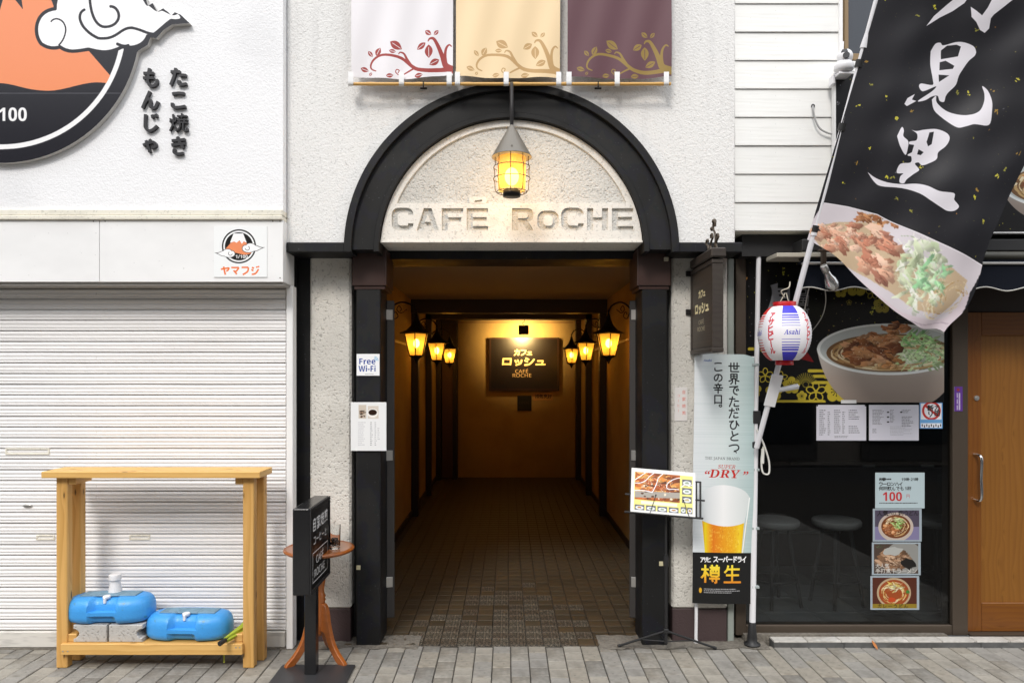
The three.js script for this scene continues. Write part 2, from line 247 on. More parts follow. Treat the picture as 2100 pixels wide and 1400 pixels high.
const mBrownPaint = std([0.048, 0.026, 0.022], 0.55, { roughnessMap: dustTex });
const mGate = std([0.040, 0.036, 0.034], 0.5);
const mIron = std([0.012, 0.010, 0.010], 0.5, { metalness: 0.3 });
const mSteel = std([0.55, 0.54, 0.52], 0.38, { metalness: 0.85 });
const mChrome = std([0.72, 0.72, 0.72], 0.14, { metalness: 1 });
const mGreyPaint = std([0.30, 0.33, 0.30], 0.6, { roughnessMap: dustTex });
const mBronze = std([0.085, 0.065, 0.048], 0.45, { metalness: 0.4 });
const mWhitePlastic = std([0.80, 0.80, 0.82], 0.35);
const mBlackPlastic = std([0.016, 0.016, 0.017], 0.5);
const mCorridor = std(0xffffff, 0.85, { map: tex(512, (x, y) => { const a = fbm(x, y, 5, 5, 66), k = 0.95 - 0.14 * smooth(0.4, 0.8, a); return [0.46 * k, 0.31 * k, 0.12 * k]; }, 0.6), bumpMap: grainTex, bumpScale: 0.002 });
const mCeiling = std([0.30, 0.25, 0.17], 0.85, { bumpMap: grainTex, bumpScale: 0.0015 });
const mDarkPost = std([0.020, 0.012, 0.009], 0.45);
const mMortar = std([0.055, 0.05, 0.042], 0.95, { bumpMap: roughTex, bumpScale: 0.003 });
const mConcrete = std(0xffffff, 0.95, { map: tex(512, (x, y) => { const a = fbm(x, y, 6, 5, 36), b = fbm(x, y, 90, 2, 2), k = 0.7 + 0.5 * (a - 0.5) + 0.5 * (b - 0.5); return [0.22 * k, 0.198 * k, 0.165 * k]; }, 0.9), bumpMap: roughTex, bumpScale: 0.004 });

// ---------------------------------------------------------------- ground, pavement, corridor floor, step
struct('ground', moved(boxUV(new THREE.PlaneGeometry(160, 160).rotateX(-Math.PI / 2)), 0, -0.12, 30), std(0xffffff, 0.95, { map: tex(512, (x, y) => { const b = fbm(x, y, 100, 3, 6); const k = 0.05 + 0.05 * (b - 0.4); return [k, k, k]; }, 1) }), 'asphalt roadway beyond the paved footway');

const paverTones = [[0.285, 0.272, 0.245], [0.262, 0.253, 0.235], [0.305, 0.288, 0.255], [0.245, 0.238, 0.222], [0.282, 0.262, 0.226], [0.27, 0.262, 0.246]];
const paverTex = [0, 1, 2].map((s) => tex(256, (x, y) => { const a = fbm(x, y, 4, 4, 200 + s), b = fbm(x, y, 48, 2, 300 + s), w = smooth(0.62, 0.72, fbm(x, y, 8, 4, 400 + s)); const sp = smooth(0.93, 0.96, vn(x, y, 26, 26, 800 + s)), st = smooth(0.55, 0.75, fbm(x, y, 3, 4, 820 + s)); const k = 0.86 + 0.34 * (a - 0.5) + 0.30 * (b - 0.5) + 0.20 * w - 0.4 * sp - 0.16 * st; return [k, k * (1 - 0.03 * st), k * (1 - 0.07 * st)]; }, [1.3, 1.3]));
const paverBump = tex(256, (x, y) => fbm(x, y, 40, 3, 500), 4);
const paverMats = paverTones.map((t, i) => std([t[0] * 1.06, t[1] * 1.045, t[2] * 1.01], 0.88, { map: paverTex[i % 3], bumpMap: paverBump, bumpScale: 0.0015 }));
function slabTop(x0, x1, z0, z1, y, h, c) {                             // top and sides of a chamfered slab
  const p = [V(x0, y - h, z0), V(x1, y - h, z0), V(x1, y - h, z1), V(x0, y - h, z1), V(x0, y - c, z0), V(x1, y - c, z0), V(x1, y - c, z1), V(x0, y - c, z1), V(x0 + c, y, z0 + c), V(x1 - c, y, z0 + c), V(x1 - c, y, z1 - c), V(x0 + c, y, z1 - c)];
  const pos = [], q = (a, b, d, e) => { for (const k of [a, b, d, a, d, e]) pos.push(p[k].x, p[k].y, p[k].z); };
  q(8, 11, 10, 9); for (let i = 0; i < 4; i++) { const j = (i + 1) % 4; q(4 + i, 8 + i, 8 + j, 4 + j); q(i, 4 + i, 4 + j, j); }
  const g = new THREE.BufferGeometry(); g.setAttribute('position', new THREE.Float32BufferAttribute(pos, 3)); g.computeVertexNormals(); return boxUV(g);
}
{
  const pave = struct('pavement', null, null, 'grey concrete block footway in front of the shops');
  mesh('mortar_bed', box(-7, 7, -0.06, -0.009, -0.02, 6), mMortar, pave);
  const W = 0.0985, L = 0.2, gap = 0.005;
  const halves = [join([slabTop(gap / 2, W - gap / 2, 0.002, L / 2 - 0.0012, 0, 0.03, 0.003), slabTop(gap / 2, W - gap / 2, L / 2 + 0.0012, L - 0.002, 0, 0.03, 0.003)])];
  const rest = [], r = rng(91); let n = 0;
  for (let i = -30; i < 31; i++) {
    const off = (Math.abs(i) % 2 ? 0.1 : 0) + rr(-0.02, 0.02, r), x = i * W + 0.02;
    for (let k = -1; k < 4; k++) {
      let z0 = k * L + off, z1 = z0 + L; const zmin = 0.004;
      if (z1 < zmin + 0.02 || z0 > 0.72) continue;
      let g = halves[0];
      const cut = z0 < zmin;
      if (cut) { const len = z1 - zmin; g = slabTop(gap / 2, W - gap / 2, 0.002, len - 0.002, 0, 0.03, 0.003); z0 = zmin; }
      const m = paverMats[Math.floor(r() * paverMats.length)];
      if (n < 299) { const o = mesh('paver', g, m, pave); o.position.set(x, rr(-0.0015, 0.0015, r), z0); o.rotation.set(rr(-0.006, 0.006, r), 0, rr(-0.006, 0.006, r)); n++; }
    }
    for (let k = 4; k < 18; k++) rest.push(moved(halves[0].clone(), x, rr(-0.0015, 0.0015, r), k * L + off));
  }
  const o = mesh('far_pavers', rest, paverMats[1], pave); o.userData.kind = 'stuff';
}
{ // rough mortar apron between the facade and the pavers
  const r = rng(17), pts = (x0, x1, zf) => { const g = new THREE.BoxGeometry(x1 - x0, 0.02, 0.34, Math.max(2, Math.round((x1 - x0) / 0.03)), 1, 5); g.translate((x0 + x1) / 2, 0, 0); const p = g.attributes.position; for (let i = 0; i < p.count; i++) { const z = p.getZ(i); if (z > 0.165) p.setZ(i, zf + 0.014 * Math.sin(p.getX(i) * 23) + rr(-0.006, 0.006, r)); else p.setZ(i, z * 0.4 - 0.075); if (p.getY(i) > 0) p.setY(i, 0.006 + rr(-0.003, 0.004, r) - (z > 0.16 ? 0.004 : 0)); else p.setY(i, -0.03); } g.computeVertexNormals(); return boxUV(g); };
  const ap = struct('mortar_apron', [pts(-1.16, -0.50, 0.045), pts(0.52, 1.47, 0.05)], mConcrete, 'rough trowelled mortar strip along the foot of the frontage');
  struct('shutter_sill', box(-3.6, -1.165, -0.05, 0.004, -0.1, 0.062), mConcrete, 'worn concrete sill under the shutter');
}
{ // corridor floor
  const fl = struct('corridor_floor', null, null, 'worn brown patterned tile floor of the passage');
  mesh('mortar_bed', box(-1.1, 1.14, -0.06, -0.006, -6.7, 0.0), mMortar, fl);
  const pat = tex(256, (x, y) => { const a = fbm(x, y, 10, 3, 700), b = fbm(x, y, 12, 2, 710); const w = Math.abs(Math.sin((x + 0.25 * a) * 25) * Math.sin((y + 0.25 * b) * 25)); return w; }, 6);
  const patCol = tex(256, (x, y) => { const a = fbm(x, y, 10, 3, 700), b = fbm(x, y, 12, 2, 710), m = fbm(x, y, 3, 3, 77); const w = Math.abs(Math.sin((x + 0.25 * a) * 25) * Math.sin((y + 0.25 * b) * 25)); const k = 0.30 + 1.35 * smooth(0.2, 0.6, w) * (0.3 + m); return [0.112 * k, 0.094 * k, 0.068 * k]; }, 6, false);
  const plainCol = tex(256, (x, y) => { const a = fbm(x, y, 5, 4, 720), k = 0.75 + 0.5 * (a - 0.5); return [0.076 * k, 0.058 * k, 0.036 * k]; }, 2);
  const worn = std(0xffffff, 0.62, { map: patCol, bumpMap: pat, bumpScale: 0.003 }), wornB = std([0.85, 0.8, 0.78], 0.6, { map: patCol, bumpMap: pat, bumpScale: 0.003 });
  const flat = [[1, 1, 1], [0.82, 0.8, 0.78], [1.12, 1.02, 0.9]].map((c) => std(c, 0.6, { map: plainCol, bumpMap: paverBump, bumpScale: 0.0012 }));
  const W = 0.0985, L = 0.1, r = rng(5), full = slabTop(0.002, W - 0.002, 0.002, L - 0.002, 0.004, 0.02, 0.002), rest = [];
  let n = 0;
  for (let k = 0; k < 66; k++) for (let i = -11; i < 11; i++) {
    const x = i * W + 0.01, z = -0.104 - k * L; if (x < -1.05 || x + W > 1.1) continue;
    const trodden = Math.abs(x + 0.05) < 0.50 - k * 0.03 + rr(-0.16, 0.16, r) && r() < 1.15 - k * 0.09;
    let g = full, z0 = z; if (z + L > -0.004) { g = slabTop(0.002, W - 0.002, 0.002, -0.004 - z, 0.004, 0.02, 0.002); }
    if (n < 296) { const o = mesh('floor_tile', g, trodden ? (r() < 0.5 ? worn : wornB) : flat[Math.floor(r() * 3)], fl); o.position.set(x, rr(-0.001, 0.001, r), z0); n++; } else rest.push(moved(full.clone(), x, 0, z));
    
  }
  mesh('far_tiles', rest, flat[0], fl).userData.kind = 'stuff';
}
{ // low tiled step before the noodle shop
  const st = struct('entrance_step', null, null, 'low step edged with pale tiles under the shop window');
  mesh('riser', box(1.50, 3.6, -0.03, 0.029, -0.25, 0.03), std([0.12, 0.122, 0.12], 0.8, { map: paverTex[0] }), st);
  const tm = [0, 1, 2].map((i) => std([0.62 - 0.05 * i, 0.60 - 0.05 * i, 0.56 - 0.05 * i], 0.6, { map: paverTex[i] })), r = rng(3);
  for (let i = 0; i < 11; i++) { const x0 = 1.50 + i * 0.19; const o = mesh('edge_tile', slabTop(0.002, 0.188, 0, 0.07, 0.008, 0.009, 0.002), tm[Math.floor(r() * 3)], st); o.position.set(x0, 0.0295, -0.041); }
  mesh('dirt_ledge', box(1.36, 2.52, -0.02, 0.045, -0.12, -0.043), mConcrete, st);
}

// ---------------------------------------------------------------- cafe building
const cafe = thing('cafe_building', 'white stucco cafe front with black arch over a dark lamp lit passage', 'building');
{
  const zw = 0.13, cx = X(1049, zw), cy = Y(514, zw), Ro = S(341, zw), Ri = S(272, zw), yb = Y(497, zw), xl = -1.2045, xr = X(1507, zw);
  // upper wall with the arched opening
  const ws = new THREE.Shape(); ws.moveTo(xl, yb); ws.lineTo(cx - Ro * 0.996, yb); ws.absarc(cx, cy, Ro - 0.004, Math.PI - 0.05, 0.05, true); ws.lineTo(xr, yb); ws.lineTo(xr, 5.4); ws.lineTo(xl, 5.4); ws.closePath();
  mesh('upper_wall', boxUV(plain(moved(extrude(ws, 0.3, { curve: 64 }), 0, 0, zw - 0.3))), mCafe, cafe);
  // black arch: face and two raised rims
  const ring = (r0, r1, y0) => { const s = new THREE.Shape(), a1 = Math.asin((y0 - cy) / r1), a0 = Math.asin((y0 - cy) / r0); s.absarc(cx, cy, r1, a1, Math.PI - a1, false); s.absarc(cx, cy, r0, Math.PI - a0, a0, true); s.closePath(); return s; };
  const yf = Y(517, zw);
  mesh('arch_face', boxUV(plain(moved(extrude(ring(Ri + 0.012, Ro - 0.03, yf + 0.015), 0.26, { curve: 96 }), 0, 0, -0.13))), mBlack, cafe);
  mesh('arch_outer_rim', boxUV(plain(moved(extrude(ring(Ro - 0.034, Ro + 0.002, yf), 0.27, { bevel: 0.003, curve: 96 }), 0, 0, -0.12))), mBlack, cafe);
  mesh('arch_inner_rim', boxUV(plain(moved(extrude(ring(Ri + 0.002, Ri + 0.026, yf + 0.004), 0.268, { bevel: 0.003, curve: 96 }), 0, 0, -0.13))), mBlack, cafe);
  // trim band
  for (const [a, b] of [[xl, cx - Ro - 0.002], [cx + Ro + 0.002, X(1523, 0.15)]]) mesh('trim_band', cbox(a, b, Y(517, 0.15), Y(496.5, 0.15), -0.14, 0.15, 0.004), mBlack, cafe);
  // tympanum
  const ty = part('tympanum', cafe), zt = 0.112, yt = Y(497, zt), rt = Ri - 0.004;
  const semi = (r, y0, y1) => { const s = new THREE.Shape(), a = Math.asin((y0 - cy) / r); if (y1 === undefined) { s.absarc(cx, cy, r, a, Math.PI - a, false); } else { const b = Math.asin((y1 - cy) / r); s.absarc(cx, cy, r, a, b, false); s.absarc(cx, cy, r, Math.PI - b, Math.PI - a, false); } s.closePath(); return s; };
  mesh('slab', boxUV(plain(moved(extrude(semi(rt, yt), 0.26, { curve: 64 }), 0, 0, zt - 0.27))), mStone, ty);
  const yL0 = Y(494, zt), yL1 = Y(417, zt);
  const rimS = ring(rt - 0.035, rt - 0.001, yL1); mesh('raised_border', boxUV(plain(moved(extrude(rimS, 0.012, { bevel: 0.002, curve: 64 }), 0, 0, zt - 0.012))), mTrim, ty);
  // lettering sunk into a raised strip
  const strip = semi(rt - 0.0015, yL0 + 0.001, yL1); const islands = [], T2 = ([u, v]) => new THREE.Vector2(X(u, zt), Y(v, zt));
  const cut = (pts) => strip.holes.push(new THREE.Path(pts.map(T2))), keep = (pts) => islands.push(new THREE.Shape(pts.map(T2)));
  const rnd = (u0, v0, u1, v1, r, n = 5) => { const o = []; for (const [cu, cv, a] of [[u1 - r, v0 + r, -90], [u1 - r, v1 - r, 0], [u0 + r, v1 - r, 90], [u0 + r, v0 + r, 180]]) for (let i = 0; i <= n; i++) { const q = (a + 90 * i / n) * Math.PI / 180; o.push([cu + r * Math.cos(q), cv + r * Math.sin(q)]); } return o; };
  const v0 = 427, v1 = 473, h = 10.5, w = 12.5, wob = rng(8), jt = () => rr(-0.7, 0.7, wob);
  const letE = (u0, u1, n) => { const m = 446 + jt(); cut(n === 2 ? [[u0, v0], [u1, v0], [u1, v0 + h], [u0 + w, v0 + h], [u0 + w, m], [u1 - 4, m], [u1 - 4, m + h - 1], [u0 + w, m + h - 1], [u0 + w, v1], [u0, v1]] : [[u0, v0], [u1, v0], [u1, v0 + h - 1], [u0 + w, v0 + h - 1], [u0 + w, m - 1], [u1 - 3, m - 1], [u1 - 3, m + h - 3], [u0 + w, m + h - 3], [u0 + w, v1 - h + 1], [u1, v1 - h + 1], [u1, v1], [u0, v1]]); };
  const letC = (u0, u1) => { const o = rnd(u0, v0 - 1, u1, v1, 14), i = rnd(u0 + w, v0 + h - 1, u1 + 6, v1 - h, 7), pts = []; pts.push([u1, v0 + 14]); for (const p of [...o.slice(0, 6)].reverse()) pts.push(p); for (const p of [...o.slice(18)].reverse()) pts.push(p); for (const p of [...o.slice(12, 18)].reverse()) pts.push(p); for (const p of [...o.slice(6, 12)].reverse()) pts.push(p); pts.push([u1, v1 - 15], [u1 - w + 1, v1 - 15], [u1 - w + 1, v1 - h]); for (const p of i.slice(12, 18)) pts.push(p); for (const p of i.slice(18)) pts.push(p); pts.push([u1 - w + 1, v0 + h - 1], [u1 - w + 1, v0 + 14]); cut(pts); };
  const letA = (u0, u1) => { const c = (u0 + u1) / 2; cut([[c - 8, v0], [c + 8, v0], [u1, v1], [u1 - 13, v1], [u1 - 16.5, v1 - 9], [u0 + 16.5, v1 - 9], [u0 + 13, v1], [u0, v1]]); keep([[c, v0 + 13], [c + 5.5, v1 - 18], [c - 5.5, v1 - 18]]); };
  const letR = (u0, u1) => { cut([[u0, v0], [u1 - 12, v0], [u1 - 4, v0 + 3], [u1 - 1, v0 + 10], [u1 - 1, v0 + 17], [u1 - 5, v0 + 25], [u1 - 11, v0 + 28.5], [u1, v1], [u1 - 14, v1], [u1 - 24, v0 + 30], [u0 + w, v0 + 30], [u0 + w, v1], [u0, v1]]); keep([[u0 + w, v0 + 9.5], [u1 - 16, v0 + 9.5], [u1 - 12.5, v0 + 13], [u1 - 12.5, v0 + 17], [u1 - 16, v0 + 20.5], [u0 + w, v0 + 20.5]]); };
  const letO = (u0, u1, va) => { cut(rnd(u0, va, u1, v1, 15)); keep(rnd(u0 + w, va + 10, u1 - w, v1 - 10, 7)); };
  const letH = (u0, u1) => { const m = 445.5; cut([[u0, v0], [u0 + w, v0], [u0 + w, m], [u1 - w, m], [u1 - w, v0], [u1, v0], [u1, v1], [u1 - w, v1], [u1 - w, m + h], [u0 + w, m + h], [u0 + w, v1], [u0, v1]]); };
  letC(803, 848); letA(854, 900); letE(906, 950, 2); letE(957, 1001, 3); letR(1050, 1095); letO(1102, 1146, 432); letC(1151, 1197); letH(1204, 1247); letE(1255, 1299, 3);
  { const pad = new THREE.Shape(rnd(962, 404, 998, 417.6, 5).map(T2)); pad.holes.push(new THREE.Path([[972.5, 415.4], [974, 411.6], [988, 409.4], [989.2, 413]].map(T2))); islands.push(pad); }
  mesh('letter_strip', [extrude(strip, 0.016, { curve: 48 }), ...islands.map((s) => extrude(s, 0.016))].map((g) => boxUV(plain(moved(g, 0, 0, zt - 0.011)))), mTrim, ty);
  mesh('lower_lip', [box(cx - rt + 0.002, cx + rt - 0.002, Y(497, 0.12), yL0, -0.13, 0.123)], mTrim, ty);
  // lintel, capitals, jambs, pillars
  mesh('lintel', box(-1.1, 1.12, 2.21, 2.75, -0.42, -0.145), mBlack, cafe);
  for (const [a, b, ja, jb, s] of [[722, 792, 730, 780, 1], [1307, 1376, 1317, 1369, -1]]) {
    mesh('capital', [cbox(X(a), X(b), Y(586), Y(517) + 0.02, -0.25, 0.005, 0.004), cbox(X(a + 4), X(b - 3), Y(593), Y(586) - 0.001, -0.24, -0.004, 0.002)], mBrownPaint, cafe);
    mesh('jamb', cbox(X(ja), X(jb), 0.0, Y(593) - 0.001, -0.215, 0, 0.005), mBlack, cafe);
    const sx0 = s > 0 ? X(720, -0.05) : X(jb), sx1 = s > 0 ? X(ja) : X(1378, -0.05);
    mesh('jamb_recess', box(sx0 - 0.002, sx1 + 0.002, 0.0, 2.24, -0.3, -0.13), mBlackPlastic, cafe);
    const pl = s > 0 ? [635, 720] : [1378, 1493], y0 = Y(1248, -0.05);
    mesh('pillar', cbox(X(pl[0], -0.05), X(pl[1], -0.05), y0, 2.26, -0.36, -0.05, 0.012), mPillar, cafe);
    mesh('plinth', cbox(X(pl[0], -0.05) + 0.003, X(pl[1], -0.05) - 0.004, -0.02, y0 - 0.001, -0.355, -0.053, 0.004), mPlinth, cafe);
    mesh('strike_plate', cbox(...(s > 0 ? [X(730.6), X(739)] : [X(1352), X(1361)]), ...(s > 0 ? [Y(1168), Y(1159)] : [Y(1160), Y(1151)]), -0.001, 0.0025, 0.0008), std([0.55, 0.5, 0.32], 0.4), cafe);
    // gate leaf folded back into the passage
    const gl = part('gate_leaf', cafe, [s > 0 ? X(787, -0.2) : X(1313, -0.2), 0, -0.2]); gl.rotation.y = s * 0.30;
    const th = 0.048, yA = 0.085, yB = 1.975, gx = (t0, t1) => s > 0 ? [t0, t1] : [-t1, -t0];
    mesh('leaf', cbox(...gx(0.016, 0.016 + th), yA, yB, -0.68, 0, 0.003), mGate, gl);
    for (const hv of [645, 934, 1194]) {
      const hy = Y(hv, -0.2); mesh('hinge', [cbox(...gx(0.008, 0.052), hy - 0.03, hy + 0.03, 0.0005, 0.006, 0.001), rod(V(s * 0.006, hy - 0.1, 0.006), V(s * 0.006, hy + 0.031, 0.006), 0.006), ...(s > 0 ? [] : [[0.02, 0.018], [0.02, -0.018], [0.04, -0.018], [0.04, 0.018]].map(([a, b]) => rod(V(-a, hy + b, 0.005), V(-a, hy + b, 0.0072), 0.0035, 0.0035, 8)))], mSteel, gl);
    }
  }
  mesh('door_sensor', cbox(X(1361), X(1370), Y(536), Y(528), 0.004, 0.02, 0.002), std([0.5, 0.47, 0.36], 0.5), cafe);
  mesh('corner_strip', cbox(X(603.5, -0.02), X(634.5, -0.05), -0.02, 2.2, -0.3, -0.07, 0.003), mBlack, cafe);
  mesh('corner_pipe', cbox(X(1493.5, -0.055), X(1506, -0.055), -0.01, 2.2, -0.12, -0.055, 0.004), mGreyPaint, cafe);
  // the passage
  const zb = -6.6, xa = -1.04, xb = 1.08, yc = 2.35;
  mesh('passage_wall', box(xa - 0.15, xa, -0.02, 2.6, zb, -0.36), mCorridor, cafe);
  mesh('passage_wall', box(xb, xb + 0.15, -0.02, 2.6, zb, -0.36), mCorridor, cafe);
  mesh('end_wall', box(xa - 0.15, xb + 0.15, -0.02, 2.6, zb - 0.15, zb - 0.001), mCorridor, cafe);
  mesh('passage_ceiling', box(xa - 0.14, xb + 0.14, yc, yc + 0.12, zb, -0.4), mCeiling, cafe);
  mesh('roof_slab', box(xa - 0.2, xb + 0.2, 2.76, 2.9, zb - 0.2, -0.14), mBlackPlastic, cafe);
  for (const z of [-3.62, -5.0]) mesh('ceiling_beam', box(xa + 0.001, xb - 0.001, z > -4.5 ? 2.205 : 2.25, yc - 0.001, z - 0.14, z), mDarkPost, cafe);
  for (const [x0, x1] of [[xa, xa + 0.012], [xb - 0.012, xb]]) { mesh('wall_rail', box(x0 + (x0 < 0 ? 0.0005 : 0), x1 - (x0 < 0 ? 0 : 0.0005), 1.835, 1.858, -6.2, -0.37), std([0.28, 0.15, 0.05], 0.4), cafe); mesh('skirting', box(x0 + (x0 < 0 ? 0.0005 : 0), x1 - (x0 < 0 ? 0 : 0.0005), 0, 0.07, -6.59, -0.37), mDarkPost, cafe); }
  for (const z of [-3.66, -5.0, -6.3]) { mesh('wall_post', cbox(xa, xa + 0.075, 0, yc - 0.003, z - 0.12, z, 0.004), mDarkPost, cafe); mesh('wall_post', cbox(xb - 0.075, xb, 0, yc - 0.003, z - 0.12, z, 0.004), mDarkPost, cafe); }
  mesh('service_door', cbox(xa + 0.08, -0.80, 0.02, 2.02, -6.44, -6.40, 0.004), std([0.10, 0.048, 0.026], 0.45), cafe);
  mesh('door_trim', [cbox(-0.80, -0.735, 0.0, 2.34, -6.59, -6.38, 0.004), box(xa + 0.08, -0.80, 2.03, 2.34, -6.59, -6.39)], mDarkPost, cafe);
  mesh('picture_rail', box(-0.73, xb - 0.09, 2.318, 2.328, zb, zb + 0.012), std([0.22, 0.09, 0.04], 0.5), cafe);
  mesh('ceiling_fitting', [cbox(X(1020, -0.9), X(1026, -0.9), yc - 0.012, yc - 0.0005, -1.15, -0.75, 0.002)], std([0.42, 0.22, 0.06], 0.5), cafe);
}

// ---------------------------------------------------------------- shuttered shop
const shop = thing('shuttered_shop', 'white building with closed roller shutter under a white panelled fascia', 'building');
{
  const xR = X(580, 0.19), xL = -3.7;
  mesh('upper_wall', box(xL, xR, Y(434, 0.19), 5.4, -0.3, 0.19), mWhiteStucco, shop);
  mesh('drip_trim', [cbox(xL, xR + 0.001, Y(441, 0.205), Y(429, 0.205), -0.1, 0.205, 0.003), cbox(xL, xR + 0.0015, Y(450, 0.212), Y(441, 0.212) - 0.001, -0.1, 0.214, 0.003)], mCream, shop);
  const cuts = [-640, -210, 203, 580];
  for (let i = 0; i < 3; i++) {
    const fp = part('fascia_panel', shop), x0 = X(cuts[i], 0.2) + 0.0015, x1 = X(cuts[i + 1], 0.2) - (i < 2 ? 0.0015 : 0);
    mesh('face', cbox(x0, x1, Y(578, 0.2), Y(451, 0.2), 0.0, 0.2, 0.002), mWhitePaint, fp);
    for (const u of [cuts[i] + 12, cuts[i + 1] - (i < 2 ? 12 : 6), i === 2 ? 559 : cuts[i] + 200]) for (const v of i === 2 && u > 560 ? [453.5, 569.5] : [453.5]) mesh('screw', moved(new THREE.CylinderGeometry(0.003, 0.003, 0.003, 8).rotateX(Math.PI / 2), X(u, 0.2), Y(v, 0.2), 0.201), mBronze, fp);
  }
  mesh('soffit', box(xL, xR - 0.002, Y(590, 0.06), Y(578, 0.2) - 0.001, 0.0, 0.185), std([0.35, 0.34, 0.32], 0.7), shop);
  // roller shutter of horizontal slats
  const sh = part('roller_shutter', shop), z0 = 0.028, pitch = S(21.9, z0), yTop = Y(592, z0), xr = X(586, z0);
  const prof = [[0, -0.012], [0.0, -0.002], [0.09, 0.0045], [0.20, 0.0065], [0.36, 0.0045], [0.40, 0.0028], [0.44, 0.0045], [0.58, 0.0065], [0.68, 0.0045], [0.72, 0.003], [0.77, 0.0055], [0.88, 0.005], [0.90, 0.0], [0.915, -0.010], [1, -0.010]];
  const ps = new THREE.Shape(); prof.forEach(([t, d], i) => (i ? ps.lineTo(d, -t * pitch) : ps.moveTo(d, -t * pitch))); ps.lineTo(-0.02, -pitch); ps.lineTo(-0.02, 0); ps.closePath();
  const sg = boxUV(plain(new THREE.ExtrudeGeometry(ps, { depth: 2.4, bevelEnabled: false, steps: 16 }).rotateY(Math.PI / 2)));   // profile depth now along -z..., length along x
  sg.scale(1, 1, -1); { const p = sg.attributes.position.array, nn = sg.attributes.normal.array, u = sg.attributes.uv.array; for (let i = 0; i < p.length; i += 9) for (let k = 0; k < 3; k++) { let t = p[i + 3 + k]; p[i + 3 + k] = p[i + 6 + k]; p[i + 6 + k] = t; t = nn[i + 3 + k]; nn[i + 3 + k] = nn[i + 6 + k]; nn[i + 6 + k] = t; } for (let i = 0; i < u.length; i += 6) for (let k = 0; k < 2; k++) { const t = u[i + 2 + k]; u[i + 2 + k] = u[i + 4 + k]; u[i + 4 + k] = t; } }
  const geos = [0, 1, 2, 3].map((k) => { const g = sg.clone(), a = g.attributes.uv; for (let i = 0; i < a.count; i++) a.setXY(i, a.getX(i) + k * 0.37, a.getY(i) + k * 0.71); const q = g.attributes.position; for (let i = 0; i < q.count; i++) { const x = q.getX(i); q.setZ(i, q.getZ(i) + 0.0007 * Math.sin(x * 5.1 + k * 2) + 0.0005 * Math.sin(x * 11.7 + k * 5)); q.setY(i, q.getY(i) + 0.0003 * Math.sin(x * 7.3 + k)); } g.computeVertexNormals(); return g; });
  const nS = 32, r = rng(12);
  for (let i = 0; i < nS; i++) { const o = mesh('slat', geos[Math.floor(r() * 4)], mShutter, sh); o.position.set(xr - 2.4, yTop - i * pitch, z0 + rr(-0.001, 0.001, r)); }
  mesh('bottom_rail', cbox(xr - 2.4, xr, 0.006, yTop - nS * pitch - 0.001, 0.0, z0 + 0.016, 0.004), mGrime, sh);
  const yr = (v) => Y(v, z0 + 0.01);
  const slot = (u0, u1, v0, v1) => mesh('pull_slot', [new THREE.TorusGeometry(1, 0.12, 6, 4).scale(0.0001, 0.0001, 0.0001), ...[[u0, u1, v0, v0 + 2.5], [u0, u1, v1 - 2.5, v1], [u0, u0 + 3, v0 + 2.5, v1 - 2.5], [u1 - 3, u1, v0 + 2.5, v1 - 2.5]].map(([a, b, c, d]) => cbox(X(a, z0), X(b, z0), yr(d), yr(c), z0 - 0.005, z0 + 0.010, 0.001))].slice(1), mCream, sh);
  slot(12, 102, 919, 932); slot(75, 113, 1097, 1107); slot(266, 308, 1097, 1107);
  mesh('lock', [new THREE.SphereGeometry(1, 16, 8).scale(S(10, z0), S(4, z0), 0.006).translate(X(57, z0), Y(1036, z0), z0 + 0.008), rod(V(X(57, z0), Y(1036, z0), z0 + 0.01), V(X(57, z0), Y(1036, z0), z0 + 0.016), 0.005)], mSteel, sh);
  mesh('guide_rail', cbox(X(586.5, 0.06), X(600, 0.06), 0.004, Y(586, 0.06), -0.01, 0.06, 0.003), mWhitePaint, shop);
  mesh('backing_wall', box(xL, xR, -0.05, 2.6, -0.32, -0.06), mBlackPlastic, shop);
}

